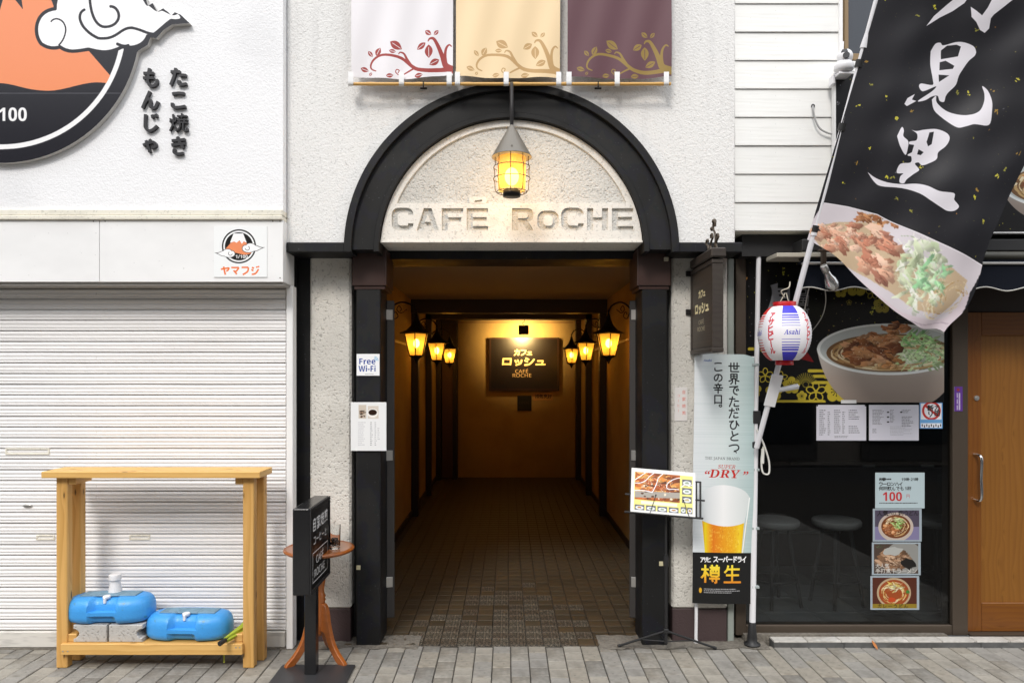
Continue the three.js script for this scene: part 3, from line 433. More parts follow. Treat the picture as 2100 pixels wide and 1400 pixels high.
// ---------------------------------------------------------------- noodle shop on the other side
const noodle = thing('noodle_shop', 'shop with white clapboard upper wall, dark shop window and wooden sliding door', 'building');
{
  const zc = 0.1, x0 = X(1508, zc), x1 = X(1726, zc), pitch = S(58.3, zc), yb = Y(474, zc), r = rng(6);
  const cm = [0.97, 0.95, 0.985].map((k) => std([k, k, k * 0.975], 0.6, { map: paintCol, roughnessMap: dustTex, bumpMap: tex(256, (x, y) => fbm(x, y, 3, 3, 60, 60), 1.5), bumpScale: 0.0008 }));
  const bs = shapeOf([[0.0, 0], [0.019, 0.0005], [0.019, 0.006], [0.011, pitch - 0.001], [0, pitch - 0.001]]);
  const lg = plain(extrude(bs, x1 - x0).rotateY(-Math.PI / 2)); // length along -x
  const fix = (L) => { const g = new THREE.BufferGeometry(), q = [[0, 0], [0.019, 0.0005], [0.019, 0.007], [0.011, pitch - 0.0015], [0, pitch - 0.0015]], pos = []; const P = (s, k) => [s, q[k][1], q[k][0]]; for (let k = 0; k < 4; k++) pos.push(...P(0, k), ...P(L, k), ...P(L, k + 1), ...P(0, k), ...P(L, k + 1), ...P(0, k + 1)); for (const s of [0, L]) for (let k = 1; k < 4; k++) pos.push(...(s ? [...P(s, 0), ...P(s, k), ...P(s, k + 1)] : [...P(s, 0), ...P(s, k + 1), ...P(s, k)])); g.setAttribute('position', new THREE.Float32BufferAttribute(pos, 3)); g.computeVertexNormals(); return boxUV(g); };
  const bA = fix(x1 - x0), bB = fix(3.7 - x0);
  for (let i = 0; i < 20; i++) { const y = yb + i * pitch, low = i < 6; const o = mesh('clapboard', low ? bB : bA, cm[Math.floor(r() * 3)], noodle); o.position.set(x0, y + 0.004, zc - 0.02 + rr(-0.0006, 0.0006, r)); }
  mesh('board_backing', box(x0 + 0.001, 3.7, yb, 5.4, -0.2, zc - 0.0205), mCream, noodle);
  mesh('corner_bead', cbox(X(1722, 0.11), X(1729, 0.11), Y(150, 0.11), 5.4, 0.07, 0.112, 0.002), mWhitePaint, noodle);
  const wd = part('upper_window', noodle), wz = 0.085;
  mesh('frame', [cbox(X(1730, wz), X(1738, wz), Y(124, wz), 5.0, 0.02, 0.102, 0.002), cbox(X(1738, wz), 3.6, Y(124, wz), Y(112, wz), 0.02, 0.102, 0.002)], std([0.25, 0.17, 0.085], 0.5), wd);
  mesh('pane', box(X(1738, wz), 3.6, Y(112, wz), 5.0, 0.03, 0.088), phys([0.045, 0.052, 0.065], 0.12), wd);
  mesh('sill', [cbox(X(1726, 0.13), 3.6, Y(134, 0.13), Y(125, 0.13), 0.02, 0.13, 0.003), cbox(X(1724, 0.12), 3.6, Y(146, 0.12), Y(134, 0.12) - 0.001, 0.02, 0.118, 0.003)], mWhitePaint, wd);
  mesh('cable_grommet', new THREE.TorusGeometry(0.008, 0.003, 8, 16).translate(X(1668, 0.1), Y(217, 0.1), 0.1), mBlackPlastic, noodle);
  // shopfront
  const zg = -0.1, gx0 = X(1526, zg), gx1 = X(1951, zg), gy0 = Y(1281, zg), gy1 = 2.24;
  const sw = part('shop_window', noodle);
  mesh('pane', box(gx0, gx1, gy0, gy1, zg - 0.006, zg), phys([0.62, 0.64, 0.65], 0.02, { transmission: 1, thickness: 0, ior: 1.45 }), sw);
  mesh('frame', [cbox(X(1507, zg), gx0 + 0.006, 0.03, 2.26, zg - 0.05, zg + 0.022, 0.003), cbox(gx1 - 0.004, X(1981, zg), 0.03, 2.26, zg - 0.08, zg + 0.024, 0.003), cbox(gx0 + 0.007, gx1 - 0.005, 0.03, gy0 + 0.004, zg - 0.05, zg + 0.02, 0.003)], mBronze, sw);
  mesh('header', box(X(1508, zg), 3.7, 2.2, yb - 0.004, -0.3, 0.02), mBlackPlastic, noodle);
  // sliding door
  const dz = -0.11, dr = part('sliding_door', noodle), dx0 = X(1982, dz), dx1 = dx0 + 0.92, dy1 = Y(640, dz);
  mesh('stile', cbox(dx0, X(2014, dz), 0.04, dy1, dz - 0.035, dz, 0.003, true), doorMat, dr);
  mesh('stile', cbox(dx1 - 0.09, dx1, 0.04, dy1, dz - 0.035, dz, 0.003, true), doorMat, dr);
  mesh('rail', cbox(X(2014, dz) + 0.001, dx1 - 0.091, 0.04, Y(1236, dz), dz - 0.035, dz - 0.001, 0.003), doorMat, dr);
  mesh('rail', cbox(X(2014, dz) + 0.001, dx1 - 0.091, Y(688, dz), dy1, dz - 0.035, dz - 0.001, 0.003), doorMat, dr);
  mesh('panel', box(X(2014, dz), dx1 - 0.09, Y(1236, dz), Y(688, dz), dz - 0.03, dz - 0.012, true), panelMat, dr);
  const hx = X(2003, dz), hy0 = Y(1025, dz), hy1 = Y(932, dz);
  mesh('handle', tube([V(hx - 0.012, hy1, dz), V(hx - 0.004, hy1, dz + 0.03), V(hx, hy1 - 0.012, dz + 0.042), V(hx, (hy0 + hy1) / 2, dz + 0.042), V(hx, hy0 + 0.012, dz + 0.042), V(hx - 0.004, hy0, dz + 0.03), V(hx - 0.012, hy0, dz)], 0.0085, 40, 10), mChrome, dr);
  mesh('keyhole', [rod(V(hx, Y(816, dz), dz), V(hx, Y(816, dz), dz + 0.006), 0.015), rod(V(hx, Y(816, dz), dz + 0.005), V(hx, Y(816, dz), dz + 0.009), 0.008)], mSteel, dr);
  mesh('door_header', box(X(1950, dz), 3.7, dy1 + 0.003, 2.2, -0.25, -0.13), std([0.03, 0.018, 0.012], 0.6), noodle);
  mesh('door_track', box(X(1981, dz), 3.6, 0.03, 0.039, -0.2, -0.06), mBronze, noodle);
  // room behind the glass
  const rm = part('dining_room', noodle), fl = std([0.22, 0.23, 0.23], 0.35);
  for (let i = 0; i < 8; i++) for (let k = 0; k < 6; k++) { const o = mesh('floor_tile', slabTop(0.002, 0.298, 0.002, 0.298, 0.036, 0.02, 0.001), fl, rm); o.position.set(1.32 + i * 0.3, 0, -0.46 - k * 0.3); }
  mesh('floor_bed', box(1.3, 3.8, -0.04, 0.03, -3.4, -0.15), mMortar, rm);
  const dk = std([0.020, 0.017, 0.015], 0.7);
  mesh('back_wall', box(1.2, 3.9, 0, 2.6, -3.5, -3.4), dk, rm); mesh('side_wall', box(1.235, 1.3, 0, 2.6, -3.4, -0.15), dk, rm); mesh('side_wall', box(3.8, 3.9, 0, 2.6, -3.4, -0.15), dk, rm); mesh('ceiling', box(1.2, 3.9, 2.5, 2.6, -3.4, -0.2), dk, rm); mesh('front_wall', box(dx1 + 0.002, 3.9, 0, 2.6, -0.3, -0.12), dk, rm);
  mesh('counter', [box(1.5, 3.4, 0.78, 0.83, -1.75, -1.35), box(1.52, 3.38, 0.03, 0.779, -1.7, -1.55)], std([0.07, 0.03, 0.018], 0.4), rm);
  for (const u of [1782, 1903]) mesh('shelf_bracket', cbox(X(u - 12, -0.35), X(u + 12, -0.35), Y(957, -0.35), Y(953, -0.35), -0.36, -0.34, 0.001), mSteel, rm);
  mesh('wall_shelf', box(1.75, 2.75, Y(953, -0.35), Y(953, -0.35) + 0.018, -0.44, -0.36), dk, rm);
  mesh('counter_rail', box(1.5, 2.6, 0.30, 0.315, -1.53, -1.51), mSteel, rm);
}

// ---------------------------------------------------------------- building across the street, mirrored in the glass
{
  const o = thing('opposite_building', 'brown tiled building across the street', 'building'), wall = std([0.24, 0.21, 0.18], 0.8), z = 8.6;
  mesh('wall', box(-14, 14, -0.1, 6.1, z, z + 6), wall, o); mesh('parapet', cbox(-14.1, 14.1, 6.1, 6.4, z - 0.15, z + 6, 0.02), wall, o);
  const gl = phys([0.03, 0.035, 0.04], 0.15), fr = std([0.08, 0.075, 0.07], 0.5);
  for (let i = 0; i < 7; i++) { const x = -12 + i * 4; const a = part('shopfront', o); mesh('frame', [box(x - 1.6, x + 1.6, 0, 2.6, z - 0.05, z - 0.001)], fr, a); mesh('pane', box(x - 1.5, x + 1.5, 0.3, 2.5, z - 0.07, z - 0.051), gl, a); const b = part('window', o); mesh('frame', box(x - 1.1, x + 1.1, 3.9, 5.5, z - 0.05, z - 0.001), fr, b); mesh('pane', box(x - 1.0, x + 1.0, 4.0, 5.4, z - 0.07, z - 0.051), gl, b); }
}

// ---------------------------------------------------------------- printed art
const orange = '#ee9163', ink = '#1c1c24';
function cloudPath(g, pts) { g.beginPath(); g.moveTo(pts[0], pts[1]); for (let i = 2; i + 5 < pts.length; i += 6) g.bezierCurveTo(...pts.slice(i, i + 6)); }
function flecks(g, x0, y0, x1, y1, n, r) {
  for (let i = 0; i < n; i++) { const x = rr(x0, x1, r), y = rr(y0, y1, r), big = r() < 0.10, m = big ? 5 : 1; g.fillStyle = r() < 0.12 ? '#a8763a' : r() < 0.5 ? '#c9c545' : r() < 0.5 ? '#8c8448' : '#77757c';
    for (let k = 0; k < m; k++) { g.beginPath(); g.ellipse(x + rr(-3, 3, r) * (m > 1), y + rr(-3, 3, r) * (m > 1), rr(0.5, big ? 3.2 : 1.6, r), rr(0.4, big ? 1.8 : 1.1, r), rr(0, 3, r), 0, 7); g.fill(); } }
}
function blob(g, x, y, rx, ry, c, r, rough = 0.25) { g.fillStyle = c; g.beginPath(); const n = 14; for (let i = 0; i <= n; i++) { const a = i / n * Math.PI * 2, k = i % n ? 1 + rr(-rough, rough, r) : 1; g.lineTo(x + Math.cos(a) * rx * k, y + Math.sin(a) * ry * k); } g.fill(); }
// heaps of food: meat slices, shredded leek, noodles, painted inside the clip of an ellipse or box
function toned(hex, f) { const n = parseInt(hex.slice(1), 16), k = (v) => Math.round(clamp(v * f, 0, 255)); return 'rgb(' + k(n >> 16) + ',' + k((n >> 8) & 255) + ',' + k(n & 255) + ')'; }
function lump(g, x, y, rx, ry, c, r, rough = 0.28) { const q = g.createLinearGradient(x - rx * 0.3, y - ry, x + rx * 0.3, y + ry); q.addColorStop(0, toned(c, 1.14)); q.addColorStop(0.55, c); q.addColorStop(1, toned(c, 0.78)); blob(g, x, y, rx, ry, q, r, rough); }
function meat(g, x, y, w, h, n, r, tones = ['#a5673c', '#8a5230', '#c08a5c', '#74442a', '#b97c4e', '#c99870']) {
  const list = []; for (let i = 0; i < n; i++) { const a = r() * 6.28, q = Math.sqrt(r()); list.push([x + Math.cos(a) * q * w * 0.82, y + Math.sin(a) * q * h * 0.82]); } list.sort((p, q) => p[1] - q[1]);
  for (const [px, py] of list) { const s = rr(0.2, 0.42, r) * Math.min(w, h * 1.3), t = tones[Math.floor(r() * tones.length)];
    g.save(); g.translate(px, py); g.rotate(rr(-0.6, 0.6, r)); g.translate(-px, -py); lump(g, px, py, s * 1.15, s * rr(0.3, 0.6, r), t, r, 0.4);
    for (let i = 0; i < 5; i++) { g.strokeStyle = r() < 0.55 ? 'rgba(62,30,16,0.35)' : 'rgba(248,222,192,0.40)'; g.lineWidth = s * rr(0.03, 0.10, r); g.lineCap = 'round'; const ya = py + rr(-0.45, 0.4, r) * s, xa = px + rr(-0.4, 0.4, r) * s; g.beginPath(); g.moveTo(xa - s * 0.35, ya); g.quadraticCurveTo(xa, ya + rr(-0.3, 0.3, r) * s, xa + s * 0.35, ya + rr(-0.2, 0.2, r) * s); g.stroke(); } g.restore(); }
  for (let i = 0; i < n * 0.5; i++) { g.fillStyle = '#f3e4c8'; g.beginPath(); g.ellipse(x + rr(-0.6, 0.6, r) * w, y + rr(-0.6, 0.6, r) * h, w * 0.018, w * 0.010, r() * 3, 0, 7); g.fill(); }
}
function leek(g, x, y, w, h, n, r, tones = ['#cfe3b4', '#b4d29a', '#dfe8cc', '#a3c78c', '#d3e3ba', '#bcd9a0', '#e6ebd6']) {
  const list = []; for (let i = 0; i < n * 0.4; i++) { const a = r() * 6.28, q = Math.sqrt(r()); list.push([x + Math.cos(a) * q * w * 0.8, y + Math.sin(a) * q * h * 0.8]); } list.sort((p, q) => p[1] - q[1]);
  for (const [px, py] of list) { g.save(); g.translate(px, py); g.rotate(rr(-1.1, 1.1, r)); g.globalAlpha = 0.85; lump(g, 0, 0, rr(0.2, 0.46, r) * w, rr(0.05, 0.14, r) * h, tones[Math.floor(r() * tones.length)], r, 0.3); g.restore(); }
  for (let i = 0; i < n * 0.7; i++) { const an = r() * 6.28, q = Math.sqrt(r()), px = x + Math.cos(an) * q * w * 0.85, py = y + Math.sin(an) * q * h * 0.85, a = rr(-1, 1, r), l = rr(0.15, 0.5, r) * w; g.globalAlpha = 0.55; g.strokeStyle = r() < 0.3 ? '#6d8a54' : toned(tones[Math.floor(r() * tones.length)], 1.08); g.lineWidth = rr(0.008, 0.03, r) * w; g.lineCap = 'round'; g.beginPath(); g.moveTo(px - Math.cos(a) * l / 2, py - Math.sin(a) * l / 2); g.quadraticCurveTo(px + rr(-0.15, 0.15, r) * w, py + rr(-0.15, 0.15, r) * h, px + Math.cos(a) * l / 2, py + Math.sin(a) * l / 2); g.stroke(); g.globalAlpha = 1; }
}
function noodles(g, x, y, w, h, n, r, tones = ['#e4cfa4', '#c9a873', '#b48a58', '#efe0bf', '#d7b98a']) {
  for (let i = 0; i < n; i++) { const a = r() * 6.28, q = rr(0.6, 1, r), b = a + rr(0.2, 0.7, r); g.strokeStyle = tones[Math.floor(r() * tones.length)]; g.lineWidth = rr(0.015, 0.045, r) * w; g.lineCap = 'round'; g.beginPath(); g.moveTo(x + Math.cos(a) * w * q, y + Math.sin(a) * h * q); g.quadraticCurveTo(x + Math.cos((a + b) / 2) * w * (q + 0.05), y + Math.sin((a + b) / 2) * h * (q + 0.05), x + Math.cos(b) * w * q, y + Math.sin(b) * h * q); g.stroke(); }
}
// lets a printed picture lose its hard edges, as photographs printed on cloth and film do
function soften(g, x, y, w, h, f, k) { const [c, q] = canvas(Math.max(2, w * k / f), Math.max(2, h * k / f)); const [t, p] = canvas(w * k, h * k); p.drawImage(g.canvas, Math.round(x * k), Math.round(y * k), Math.round(w * k), Math.round(h * k), 0, 0, Math.round(w * k), Math.round(h * k)); q.imageSmoothingEnabled = true; q.drawImage(t, 0, 0, c.width, c.height); g.save(); g.setTransform(1, 0, 0, 1, 0, 0); g.imageSmoothingEnabled = true; g.globalAlpha = 0.7; g.drawImage(c, Math.round(x * k), Math.round(y * k), Math.round(w * k), Math.round(h * k)); g.restore(); }
function bowlArt(g, cx, cy, rx, ry, depth, r) {                          // a printed picture of a noodle bowl seen from the front
  const gr = g.createLinearGradient(0, cy, 0, cy + depth); gr.addColorStop(0, '#d2cec8'); gr.addColorStop(0.5, '#a3968c'); gr.addColorStop(1, '#84776e');
  g.fillStyle = gr; g.beginPath(); g.moveTo(cx - rx, cy); g.bezierCurveTo(cx - rx * 0.9, cy + depth * 0.7, cx - rx * 0.6, cy + depth, cx - rx * 0.4, cy + depth); g.lineTo(cx + rx * 0.4, cy + depth); g.bezierCurveTo(cx + rx * 0.6, cy + depth, cx + rx * 0.9, cy + depth * 0.7, cx + rx, cy); g.fill();
  g.fillStyle = '#eef1ef'; g.beginPath(); g.ellipse(cx, cy, rx, ry, 0, 0, 7); g.fill();
  g.fillStyle = '#c6cbc9'; g.beginPath(); g.ellipse(cx, cy, rx * 0.955, ry * 0.92, 0, 0, 7); g.fill();
  g.save(); g.beginPath(); g.ellipse(cx, cy + ry * 0.14, rx * 0.87, ry * 0.74, 0, 0, 7); g.fillStyle = '#7c5a3a'; g.fill(); g.clip();
  noodles(g, cx, cy + ry * 0.15, rx * 0.8, ry * 0.66, 150, r);
  g.restore();
  g.save(); g.beginPath(); g.rect(cx - rx, cy - ry * 1.35, rx * 2, ry * 2.2); g.clip();
  leek(g, cx + rx * 0.45, cy + ry * 0.18, rx * 0.42, ry * 0.60, 220, r); noodles(g, cx + rx * 0.2, cy + ry * 0.3, rx * 0.6, ry * 0.5, 30, r);
  leek(g, cx + rx * 0.38, cy - ry * 0.30, rx * 0.30, ry * 0.42, 70, r, ['#9fd886', '#86c878', '#b9e49a', '#d2efb4']);
  meat(g, cx - rx * 0.26, cy + ry * 0.02, rx * 0.40, ry * 0.66, 46, r); meat(g, cx + rx * 0.06, cy - ry * 0.62, rx * 0.22, ry * 0.46, 20, r); meat(g, cx + rx * 0.02, cy + ry * 0.52, rx * 0.22, ry * 0.34, 14, r, ['#c58c58', '#a8713f', '#d8ac78']);
  g.restore();
}
function flower(g, x, y, s, kind, c = '#a08f2c') {
  g.save(); g.translate(x, y); g.fillStyle = c; g.strokeStyle = c; g.lineWidth = s * 0.07;
  for (let i = 0; i < 5; i++) { g.save(); g.rotate(i * 1.2566); g.beginPath(); if (kind === 1) { g.ellipse(0, -s * 0.55, s * 0.30, s * 0.42, 0, 0, 7); g.lineWidth = s * 0.12; g.stroke(); } else { g.arc(0, -s * 0.52, s * 0.40, 0, 7); g.fill(); } g.restore(); }
  g.fillStyle = '#0b0b0c'; g.strokeStyle = '#0b0b0c'; g.lineWidth = s * 0.04;
  if (kind !== 1) { g.beginPath(); g.arc(0, 0, s * 0.10, 0, 7); g.fill(); for (let i = 0; i < 10; i++) { g.save(); g.rotate(i * 0.628); g.beginPath(); g.moveTo(0, -s * 0.12); g.lineTo(0, -s * 0.38); g.stroke(); g.beginPath(); g.arc(0, -s * 0.4, s * 0.04, 0, 7); g.fill(); g.restore(); } }
  else { g.fillStyle = c; g.beginPath(); g.arc(0, 0, s * 0.16, 0, 7); g.fill(); }
  g.restore();
}
function squiggles(g, x, y, w, h, rows, c, r, wt = 0.5) { g.strokeStyle = c; g.lineWidth = h / rows * 0.42; for (let i = 0; i < rows; i++) { const yy = y + (i + 0.5) * h / rows; let xx = x; const end = x + w * rr(0.55, 1, r); while (xx < end) { const l = rr(0.8, 2.6, r) * wt * 2; g.beginPath(); g.moveTo(xx, yy + rr(-0.2, 0.2, r)); g.lineTo(Math.min(end, xx + l), yy); g.stroke(); xx += l + rr(0.4, 1.2, r); } } }

// the mountain roundel, drawn in the sign's own frame
function fujiArt(g) {
  g.fillStyle = ink; g.fillRect(-520, -420, 960, 800);
  const cx = 2, cy = 50;                                                   // roundel centre
  g.strokeStyle = '#f4f4f4'; g.lineWidth = 10; g.beginPath(); g.arc(cx, cy, 251, 0, 7); g.stroke();
  g.save(); g.beginPath(); g.arc(cx, cy, 246.5, 0, 7); g.clip();
  g.fillStyle = orange; g.beginPath(); g.moveTo(-330, 150); g.lineTo(-120, -170); g.lineTo(40, -170); g.lineTo(112, 20); g.lineTo(182, 105); g.lineTo(228, 158); g.lineTo(224, 172); g.bezierCurveTo(180, 160, 140, 186, 98, 186); g.bezierCurveTo(50, 186, 30, 170, -10, 170); g.bezierCurveTo(-90, 170, -160, 250, -340, 190); g.fill();
  g.fillStyle = ink; for (const p of [[[26, -6], [46, 19], [42, -10]], [[-20, -12], [-4, 30], [8, -12]]]) { g.beginPath(); p.forEach(([a, b], i) => i ? g.lineTo(a, b) : g.moveTo(a, b)); g.fill(); }
  g.fillStyle = '#f6f6f6'; g.beginPath(); g.moveTo(-150, -60); g.lineTo(-60, -240); g.lineTo(60, -240); g.lineTo(120, -60); g.lineTo(70, -100); g.lineTo(40, -40); g.lineTo(0, -100); g.lineTo(-40, -30); g.lineTo(-70, -100); g.fill();
  g.restore();
  // cloud
  const lineW = 7; g.lineJoin = g.lineCap = 'round';
  g.fillStyle = '#fdfdfd'; g.strokeStyle = ink; g.lineWidth = lineW;
  cloudPath(g, [120, -20, 112, 0, 112, 14, 112, 18, 70, 22, 66, 70, 84, 90, 104, 104, 122, 96, 122, 96, 140, 110, 160, 104, 180, 101, 200, 104, 214, 114, 250, 96, 262, 98, 292, 100, 302, 74, 316, 76, 330, 56, 350, 42, 384, 46, 372, 30, 364, 24, 352, 34, 346, 22, 330, 18, 320, 26, 312, 10, 304, 8, 300, 14, 290, -20, 270, -50, 230, -50]);
  g.closePath(); g.fill(); g.stroke();
  const curl = (p, w) => { g.lineWidth = w; cloudPath(g, p); g.stroke(); };
  curl([183, -10, 184, 30, 196, 54, 214, 55, 236, 55, 246, 40, 242, 26, 238, 16, 232, 13, 226, 13], 5.5);
  curl([172, 20, 154, 28, 162, 60, 200, 78, 240, 84, 244, 56, 270, 57, 290, 60, 300, 70, 318, 70], 5.5);
  curl([240, 90, 248, 94, 256, 96, 262, 93], 6);
  curl([104, 44, 112, 32, 134, 40, 134, 62, 132, 78, 126, 86, 120, 92], 3);
  g.font = 'bold 42px sans-serif'; g.fillStyle = '#f4f4f4'; g.save(); g.translate(55, 248); g.scale(0.86, 0.92); g.textAlign = 'right'; g.fillText('1/100', 0, 0); g.restore();
  g.strokeStyle = 'rgba(230,230,230,0.4)'; g.lineWidth = 1; g.beginPath(); g.moveTo(-400, 191); g.lineTo(246, 191); g.stroke();
}

// ---------------------------------------------------------------- signs on the shuttered building
{
  const z = 0.222, th = 0.03, T = ([u, v]) => new THREE.Vector2(X(u, z), Y(v, z)), pts = [];
  const cx = 2, cy = 50, Rr = 284;
  for (let i = 0; i <= 90; i++) { const a = Math.PI / 180 * (11.5 + i * 3.5); if (a > Math.PI * 1.72) break; pts.push([cx + Rr * Math.cos(a), cy + Rr * Math.sin(a)]); }
  for (const p of [[240, -210], [290, -30], [303, 12], [312, 6], [322, 24], [334, 17], [346, 26], [350, 32], [358, 25], [370, 30], [388, 47], [352, 50], [334, 62], [320, 78], [308, 76], [302, 92], [284, 103]]) pts.push(p);
  const sh = new THREE.Shape(pts.map(T)), g = extrude(sh, th, { curve: 4 });
  const [c, k] = canvas(1440, 1200); k.scale(1.5, 1.5); k.translate(520, 420); fujiArt(k);
  const p = g.attributes.position, uv = g.attributes.uv; for (let i = 0; i < p.count; i++) { const u = p.getX(i) * FOC / (DIST - z) + VPX, v = (EYE - p.getY(i)) * FOC / (DIST - z) + VPY; uv.setXY(i, (u + 520) / 960, 1 - (v + 420) / 800); }
  const m = mesh('roundel_sign', moved(g, 0, 0, z - th), [phys(0xffffff, 0.22, { map: canvasTex(c) }), std([0.5, 0.49, 0.47], 0.5)]);
  tag(m, 'round black sign with orange mountain and white cloud on the white stucco wall', 'sign');
  mesh('standoff', [rod(V(X(-60, z), Y(120, z), 0.185), V(X(-60, z), Y(120, z), z - th + 0.002), 0.02), rod(V(X(180, z), Y(160, z), 0.185), V(X(180, z), Y(160, z), z - th + 0.002), 0.02)], mSteel, m);
  const col = (text, u, v, size, step, label) => {
    const o = thing('raised_lettering', label, 'lettering', [0, 0, 0], 'cut out letters beside the roundel');
    [...text].forEach((ch, n) => {
      const s = ch === 'ゃ' ? size * 0.86 : size, du = ch === 'ゃ' ? size * 0.05 : 0, zz = 0.206, gs = strokesOf(ch).map((st, i) => extrude(ribbon(st.map(([a, b]) => [X(u + du + a * s / 100, zz), Y(v + n * step + b * s / 100 + (ch === 'ゃ' ? size * 0.05 : 0), zz)]), S((ch === '焼' ? 0.08 : 0.14) * size, zz)), 0.018 + i * 0.0004, {}));
      const M = mesh('letter', gs.map((q) => moved(q, 0, 0, 0.1895)), std([0.018, 0.018, 0.022], 0.4), o);
    });
  };
  col('たこ焼き', 345, 137, 40, 47.2, 'raised black letters in a column of four, nearer the building corner');
  col('もんじゃ', 287, 138, 40, 46.5, 'raised black letters in a column of four, nearer the roundel');
}
{
  const m = sheet('logo_plate', 438, 464, 547, 568, 0.204, 0.0035, 6, (g) => {
    g.fillStyle = '#f4f6f6'; g.fillRect(430, 460, 130, 120);
    g.save(); g.translate(489.5, 505); g.scale(0.123, 0.123); const cx = 0, cy = 0;
    g.fillStyle = '#161616'; g.beginPath(); g.arc(0, 0, 285, 0, 7); g.fill(); g.strokeStyle = '#f4f6f6'; g.lineWidth = 26; g.beginPath(); g.arc(0, 0, 248, 0, 7); g.stroke();
    g.save(); g.beginPath(); g.arc(0, 0, 236, 0, 7); g.clip();
    g.fillStyle = orange; g.beginPath(); g.moveTo(-250, 70); g.lineTo(-110, -90); g.lineTo(100, -90); g.lineTo(240, 90); g.bezierCurveTo(150, 150, 100, 150, 0, 120); g.bezierCurveTo(-100, 90, -160, 120, -250, 70); g.fill();
    g.fillStyle = '#f8f8f8'; g.beginPath(); g.moveTo(-150, -60); g.lineTo(-90, -215); g.lineTo(70, -215); g.lineTo(130, -60); g.lineTo(80, -85); g.lineTo(50, -40); g.lineTo(10, -100); g.lineTo(-40, -60); g.lineTo(-80, -80); g.fill(); g.restore();
    g.fillStyle = '#fafafa'; g.strokeStyle = '#555'; g.lineWidth = 10;
    for (const [s, ox, oy] of [[1, 80, 20], [-0.9, -90, 110]]) { g.save(); g.translate(ox, oy); g.scale(s, Math.abs(s)); g.beginPath(); g.moveTo(0, 60); g.bezierCurveTo(-50, 30, -20, -50, 40, -40); g.bezierCurveTo(60, -90, 170, -80, 190, -40); g.bezierCurveTo(240, -30, 260, 0, 330, 0); g.bezierCurveTo(250, 30, 240, 60, 170, 60); g.bezierCurveTo(120, 90, 40, 90, 0, 60); g.fill(); g.stroke(); g.beginPath(); g.arc(60, 10, 35, -1, 3); g.stroke(); g.restore(); }
    g.fillStyle = '#eee'; g.font = 'bold 80px sans-serif'; g.fillText('1/100', -60, 200); g.restore();
    jp(g, 'ヤマフジ', 451, 545, 19.5, { weight: 0.17, color: '#ef7a3e', gap: 1.06, cap: 'butt', join: 'miter' });
  }, { rough: 0.3 });
  tag(m, 'small square plate with mountain logo and orange katakana on the white fascia', 'sign');
}

